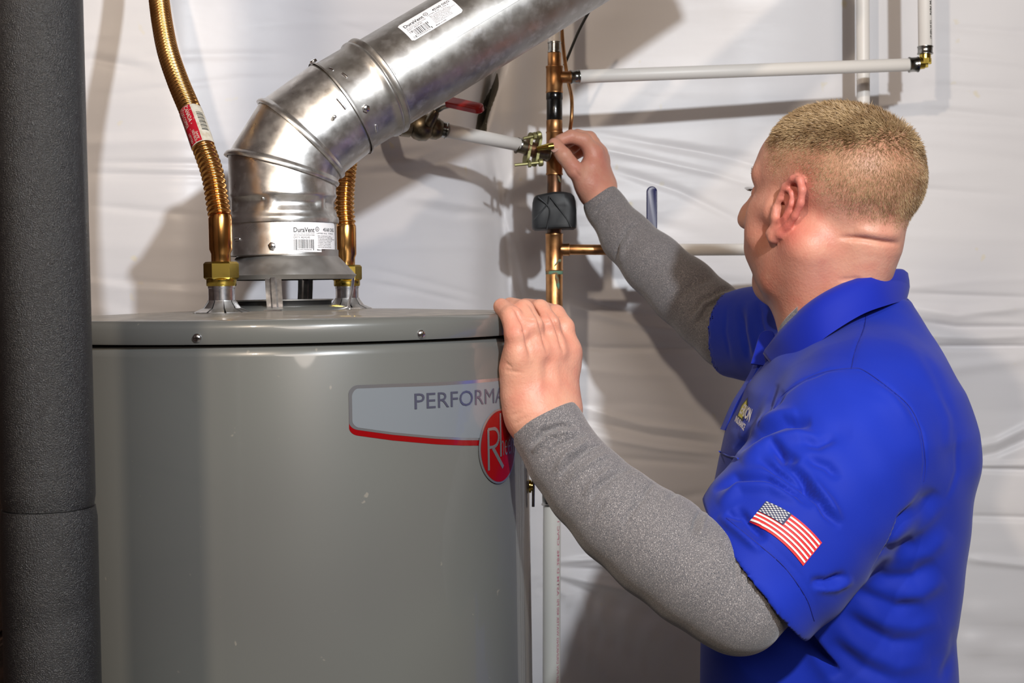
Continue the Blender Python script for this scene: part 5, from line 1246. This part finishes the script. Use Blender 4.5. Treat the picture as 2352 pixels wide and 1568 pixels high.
def quad(p00, p10, p11, p01, bow=0.0):
    def f(a, b):
        x = (p00[0] * (1 - a) + p10[0] * a) * (1 - b) + (p01[0] * (1 - a) + p11[0] * a) * b; y = (p00[1] * (1 - a) + p10[1] * a) * (1 - b) + (p01[1] * (1 - a) + p11[1] * a) * b
        k = 4 * a * (1 - a) * bow; return x + k * .62, y - k
    return f
# flag patch: a runs along the stripes, b from the bottom edge to the top edge
qf = quad((1723, 1198), (1844, 1299), (1887, 1246), (1760, 1152), 9)
pt = decal('flag_patch', [rect(0, 0, 1, 1, 26, 14)], warp(qf, on_shirt(.0010)), M['emb_red'], shirt)
st = [rect(0 if k < 3 else .42, (2 * k + 1) / 13 + .006, .985, (2 * k + 2) / 13 - .006, 26, 1) for k in range(6)]
decal('white_stripes', st, warp(qf, on_shirt(.0018)), M['emb_white'], shirt)
decal('star_field', [rect(.0, 7 / 13 - .04, .415, 1.0, 10, 6)], warp(qf, on_shirt(.0020)), M['emb_navy'], shirt)
def star(cx, cy, rx, ry):
    return [(cx + (rx if k % 2 == 0 else rx * .5) * math.sin(k * math.pi / 5), cy + (ry if k % 2 == 0 else ry * .5) * math.cos(k * math.pi / 5)) for k in range(10)], [tuple(range(10))]
stars = []
for r_ in range(9):
    for c_ in range(6 if r_ % 2 == 0 else 5): stars.append(star(.032 + .0675 * (c_ + (0 if r_ % 2 == 0 else .5)), .535 + .0525 * r_, .026, .030))
decal('stars', stars, warp(qf, on_shirt(.0026)), M['emb_white'], shirt)
# chest embroidery: a house roof and two lines of letters
qh = quad((1697, 955), (1706, 962), (1721, 921), (1712, 918))
decal('house_emblem', [([(0, 0), (1, 0), (1, .7), (.5, 1.0), (0, .6)], [(0, 1, 2, 3, 4)])], warp(qh, on_shirt(.0010)), M['emb_yellow'], shirt)
qo = quad((1695, 956), (1707, 965), (1723, 918), (1711, 914))
decal('emblem_outline', [([(-.05, -.06), (1.0, -.06), (1.05, .7), (.5, 1.08), (-.08, .62)], [(0, 1, 2, 3, 4)])], warp(qo, on_shirt(.0006)), M['ink'], shirt)
decal('chest_lettering', [text_fit('ERION', 0, 0, 1, 1, .03)], warp(quad((1700, 948), (1722, 972), (1731, 940), (1713, 928)), on_shirt(.0012)), M['emb_white'], shirt)
decal('chest_lettering', [text_fit('INSURANCE', 0, 0, 1, 1, .03)], warp(quad((1689, 968), (1710, 990), (1715, 976), (1694, 955)), on_shirt(.0012)), M['emb_white'], shirt)
def stitch(name, pts, wd, m, off=.0010, dash=0):
    P = []
    for i in range(len(pts) - 1):
        L = max(int(math.hypot(pts[i + 1][0] - pts[i][0], pts[i + 1][1] - pts[i][1]) / 5), 1)
        for k in range(L): t = k / L; P.append((pts[i][0] + (pts[i + 1][0] - pts[i][0]) * t, pts[i][1] + (pts[i + 1][1] - pts[i][1]) * t))
    P.append(pts[-1]); f = on_shirt(off); o = MB(); Q_ = [f(*p) for p in P]; o.tube(Q_, wd, 6); return o.build(name, m, shirt)
stitch('pocket_edge', [(1652, 1036), (1672, 1046), (1698, 1054)], .0009, M['polo'], .0014)
# armhole, shoulder and hem seams
sm_ = lambda pts, n: [tuple(p[:2]) for p in spline([(x, y, 0) for x, y in pts], n)]
stitch('shoulder_seam', sm_([(1955, 847), (1965, 805), (1984, 756), (1990, 722)], 16), .0005, M['thread'], .0002)
stitch('armhole_seam', sm_([(1778, 938), (1800, 905), (1850, 872), (1900, 853), (1955, 846), (1985, 851), (2040, 890), (2090, 935), (2115, 990), (2125, 1060), (2121, 1105)], 60), .0005, M['thread'], .0002)
stitch('hem_stitching', sm_([(1668, 1190), (1730, 1240), (1800, 1300), (1850, 1370), (1870, 1425)], 40), .0004, M['thread'], .0002)
# collar: folded rib band round the neck
def collar():
    # inner top edge, outer fold and lower edge as (px,py,Y) rings running from the far front tip round the back to the near front tip
    top = [(1762, 800, 1.575), (1800, 748, 1.535), (1860, 692, 1.505), (1930, 652, 1.505), (2000, 630, 1.525), (2052, 622, 1.565), (2072, 624, 1.60), (2060, 634, 1.64), (2010, 650, 1.665), (1940, 680, 1.675), (1870, 715, 1.675), (1815, 745, 1.665), (1776, 775, 1.655)]
    fold = [(1752, 812, 1.565), (1795, 764, 1.520), (1866, 706, 1.488), (1940, 662, 1.486), (2010, 634, 1.505), (2066, 621, 1.560), (2086, 628, 1.60), (2070, 640, 1.65), (2012, 655, 1.680), (1940, 686, 1.692), (1868, 720, 1.692), (1808, 750, 1.680), (1768, 780, 1.665)]
    low = [(1792, 850, 1.525), (1850, 812, 1.490), (1905, 768, 1.474), (1980, 722, 1.478), (2040, 700, 1.500), (2078, 690, 1.545), (2082, 688, 1.60), (2070, 700, 1.675), (2010, 720, 1.715), (1940, 740, 1.725), (1860, 765, 1.720), (1795, 790, 1.705), (1757, 802, 1.690)]
    n = 110; T_, Fo, Lo = (spline([W(*p) for p in q_], n) for q_ in (top, fold, low)); V = []; F = []
    prof = []
    for k in range(n + 1):
        t, f, l = T_[k], Fo[k], Lo[k]; m1 = (t * .5 + f * .5) + Vector((0, 0, .0022)); mid = f * .5 + l * .5 + (f - t).normalized() * .003
        inner = t - Vector((0, 0, .022)); l2 = l - (l - mid).normalized() * .0 ; o_ = (f - t).normalized()
        row = [inner, t, m1, f, f * .75 + l * .25 + o_ * .002, mid, f * .25 + l * .75 + o_ * .002, l, l - o_ * .0022, f * .25 + l * .75 - o_ * .001, mid - o_ * .0035, f - o_ * .003 - Vector((0, 0, .003)), inner + o_ * .0015]
        V += row; w_ = len(row)
    for k in range(n):
        for c in range(w_): F.append((k * w_ + c, k * w_ + (c + 1) % w_, (k + 1) * w_ + (c + 1) % w_, (k + 1) * w_ + c))
    F.append(tuple(range(w_))[::-1]); F.append(tuple(n * w_ + c for c in range(w_)))
    o = MB(); o.add(V, F); return o.build('collar', M['rib'], shirt, True, 70)
collar()
# placket and undershirt neckband at the throat
o = MB(); P = spline([W(*p) for p in ((1786, 786, 1.56), (1790, 772, 1.545), (1804, 752, 1.53), (1832, 724, 1.515))], 20); V = []
rings = [[p + Vector((0, 0, .010)), p + Vector((-.001, -.004, .009)), p + Vector((-.001, -.005, -.012)), p + Vector((0, 0, -.012))] for p in P]
o.loft(rings, True); o.build('undershirt_neckband', M['heather'], man)
o = MB(); P = spline([W(*p) for p in ((1748, 800, 1.66), (1742, 840, 1.64), (1722, 880, 1.62), (1694, 925, 1.61), (1668, 985, 1.60))], 24)
rings = []
for k, p in enumerate(P):
    rings.append([p + Vector((-.004, -.014, 0)), p + Vector((-.007, 0, 0)), p + Vector((-.004, .014, 0)), p + Vector((.006, .014, 0)), p + Vector((.006, -.014, 0))])
o.loft(rings, True); o.build('placket', M['polo'], shirt)
o = MB(); o.add(*slab(W(1742, 838, 1.615), W(1766, 758, 1.63), .020, .003, (-.5, -.8, .2))); o.build('collar_tip', M['rib'], shirt)
o = MB(); o.lathe(W(1731, 880, 1.598), (-.4, -.9, .2), [(.0055, 0), (.0058, .0008), (.005, .0016), (.0001, .0014)], 20); o.build('button', M['thread'], shirt)
# trousers and shoes
tx = float(np.interp(1.0, zt_[:, 0], zt_[:, 1])); to = []
HPn, HPf = np.array([tx, 1.50, .93]), np.array([tx, 1.66, .93])
to.append(('u', Ell(np.array([tx, 1.575, .95]), (.135, .185, .13)), .05))
for hp_, kx, ax_ in ((HPn, 1.47, -.03), (HPf, 1.68, .05)):
    kn = np.array([tx - .03 + ax_, kx, .50]); an = np.array([tx + ax_, kx, .10])
    to.append(('u', Cone(hp_, kn, .098, .068), .05)); to.append(('u', Cone(kn, an, .068, .060), .03))
to.append(('s', Half(np.array([tx, 1.57, .055]), np.array([0, 0, -1.0]), .8), .002))
Vt, Ft = sdf_mesh(to, (tx - .25, 1.3, -.02), (tx + .25, 1.85, 1.10), .008, 16); link('trousers', np_mesh('trousers', relax(Vt, Ft, 2), Ft), M['trouser'], man)
for kx, ax_ in ((1.47, -.03), (1.68, .05)):
    q_ = [('u', Cone((tx + ax_ + .04, kx, .040), (tx + ax_ - .15, kx, .028), .040, .040), .03), ('u', Cone((tx + ax_ + .02, kx, .06), (tx + ax_ + .02, kx, .11), .045, .048), .03), ('u', RBox((tx + ax_ - .055, kx, .012), (.140, .045, .012), None, .008), .01), ('s', Half(np.array([tx, kx, .001]), np.array([0, 0, -1.0]), .6), .001)]
    Vt, Ft = sdf_mesh(q_, (tx + ax_ - .25, kx - .1, -.06), (tx + ax_ + .15, kx + .1, .18), .005, 16); link('shoe', np_mesh('shoe', relax(Vt, Ft, 1), Ft), M['shoe'], man)
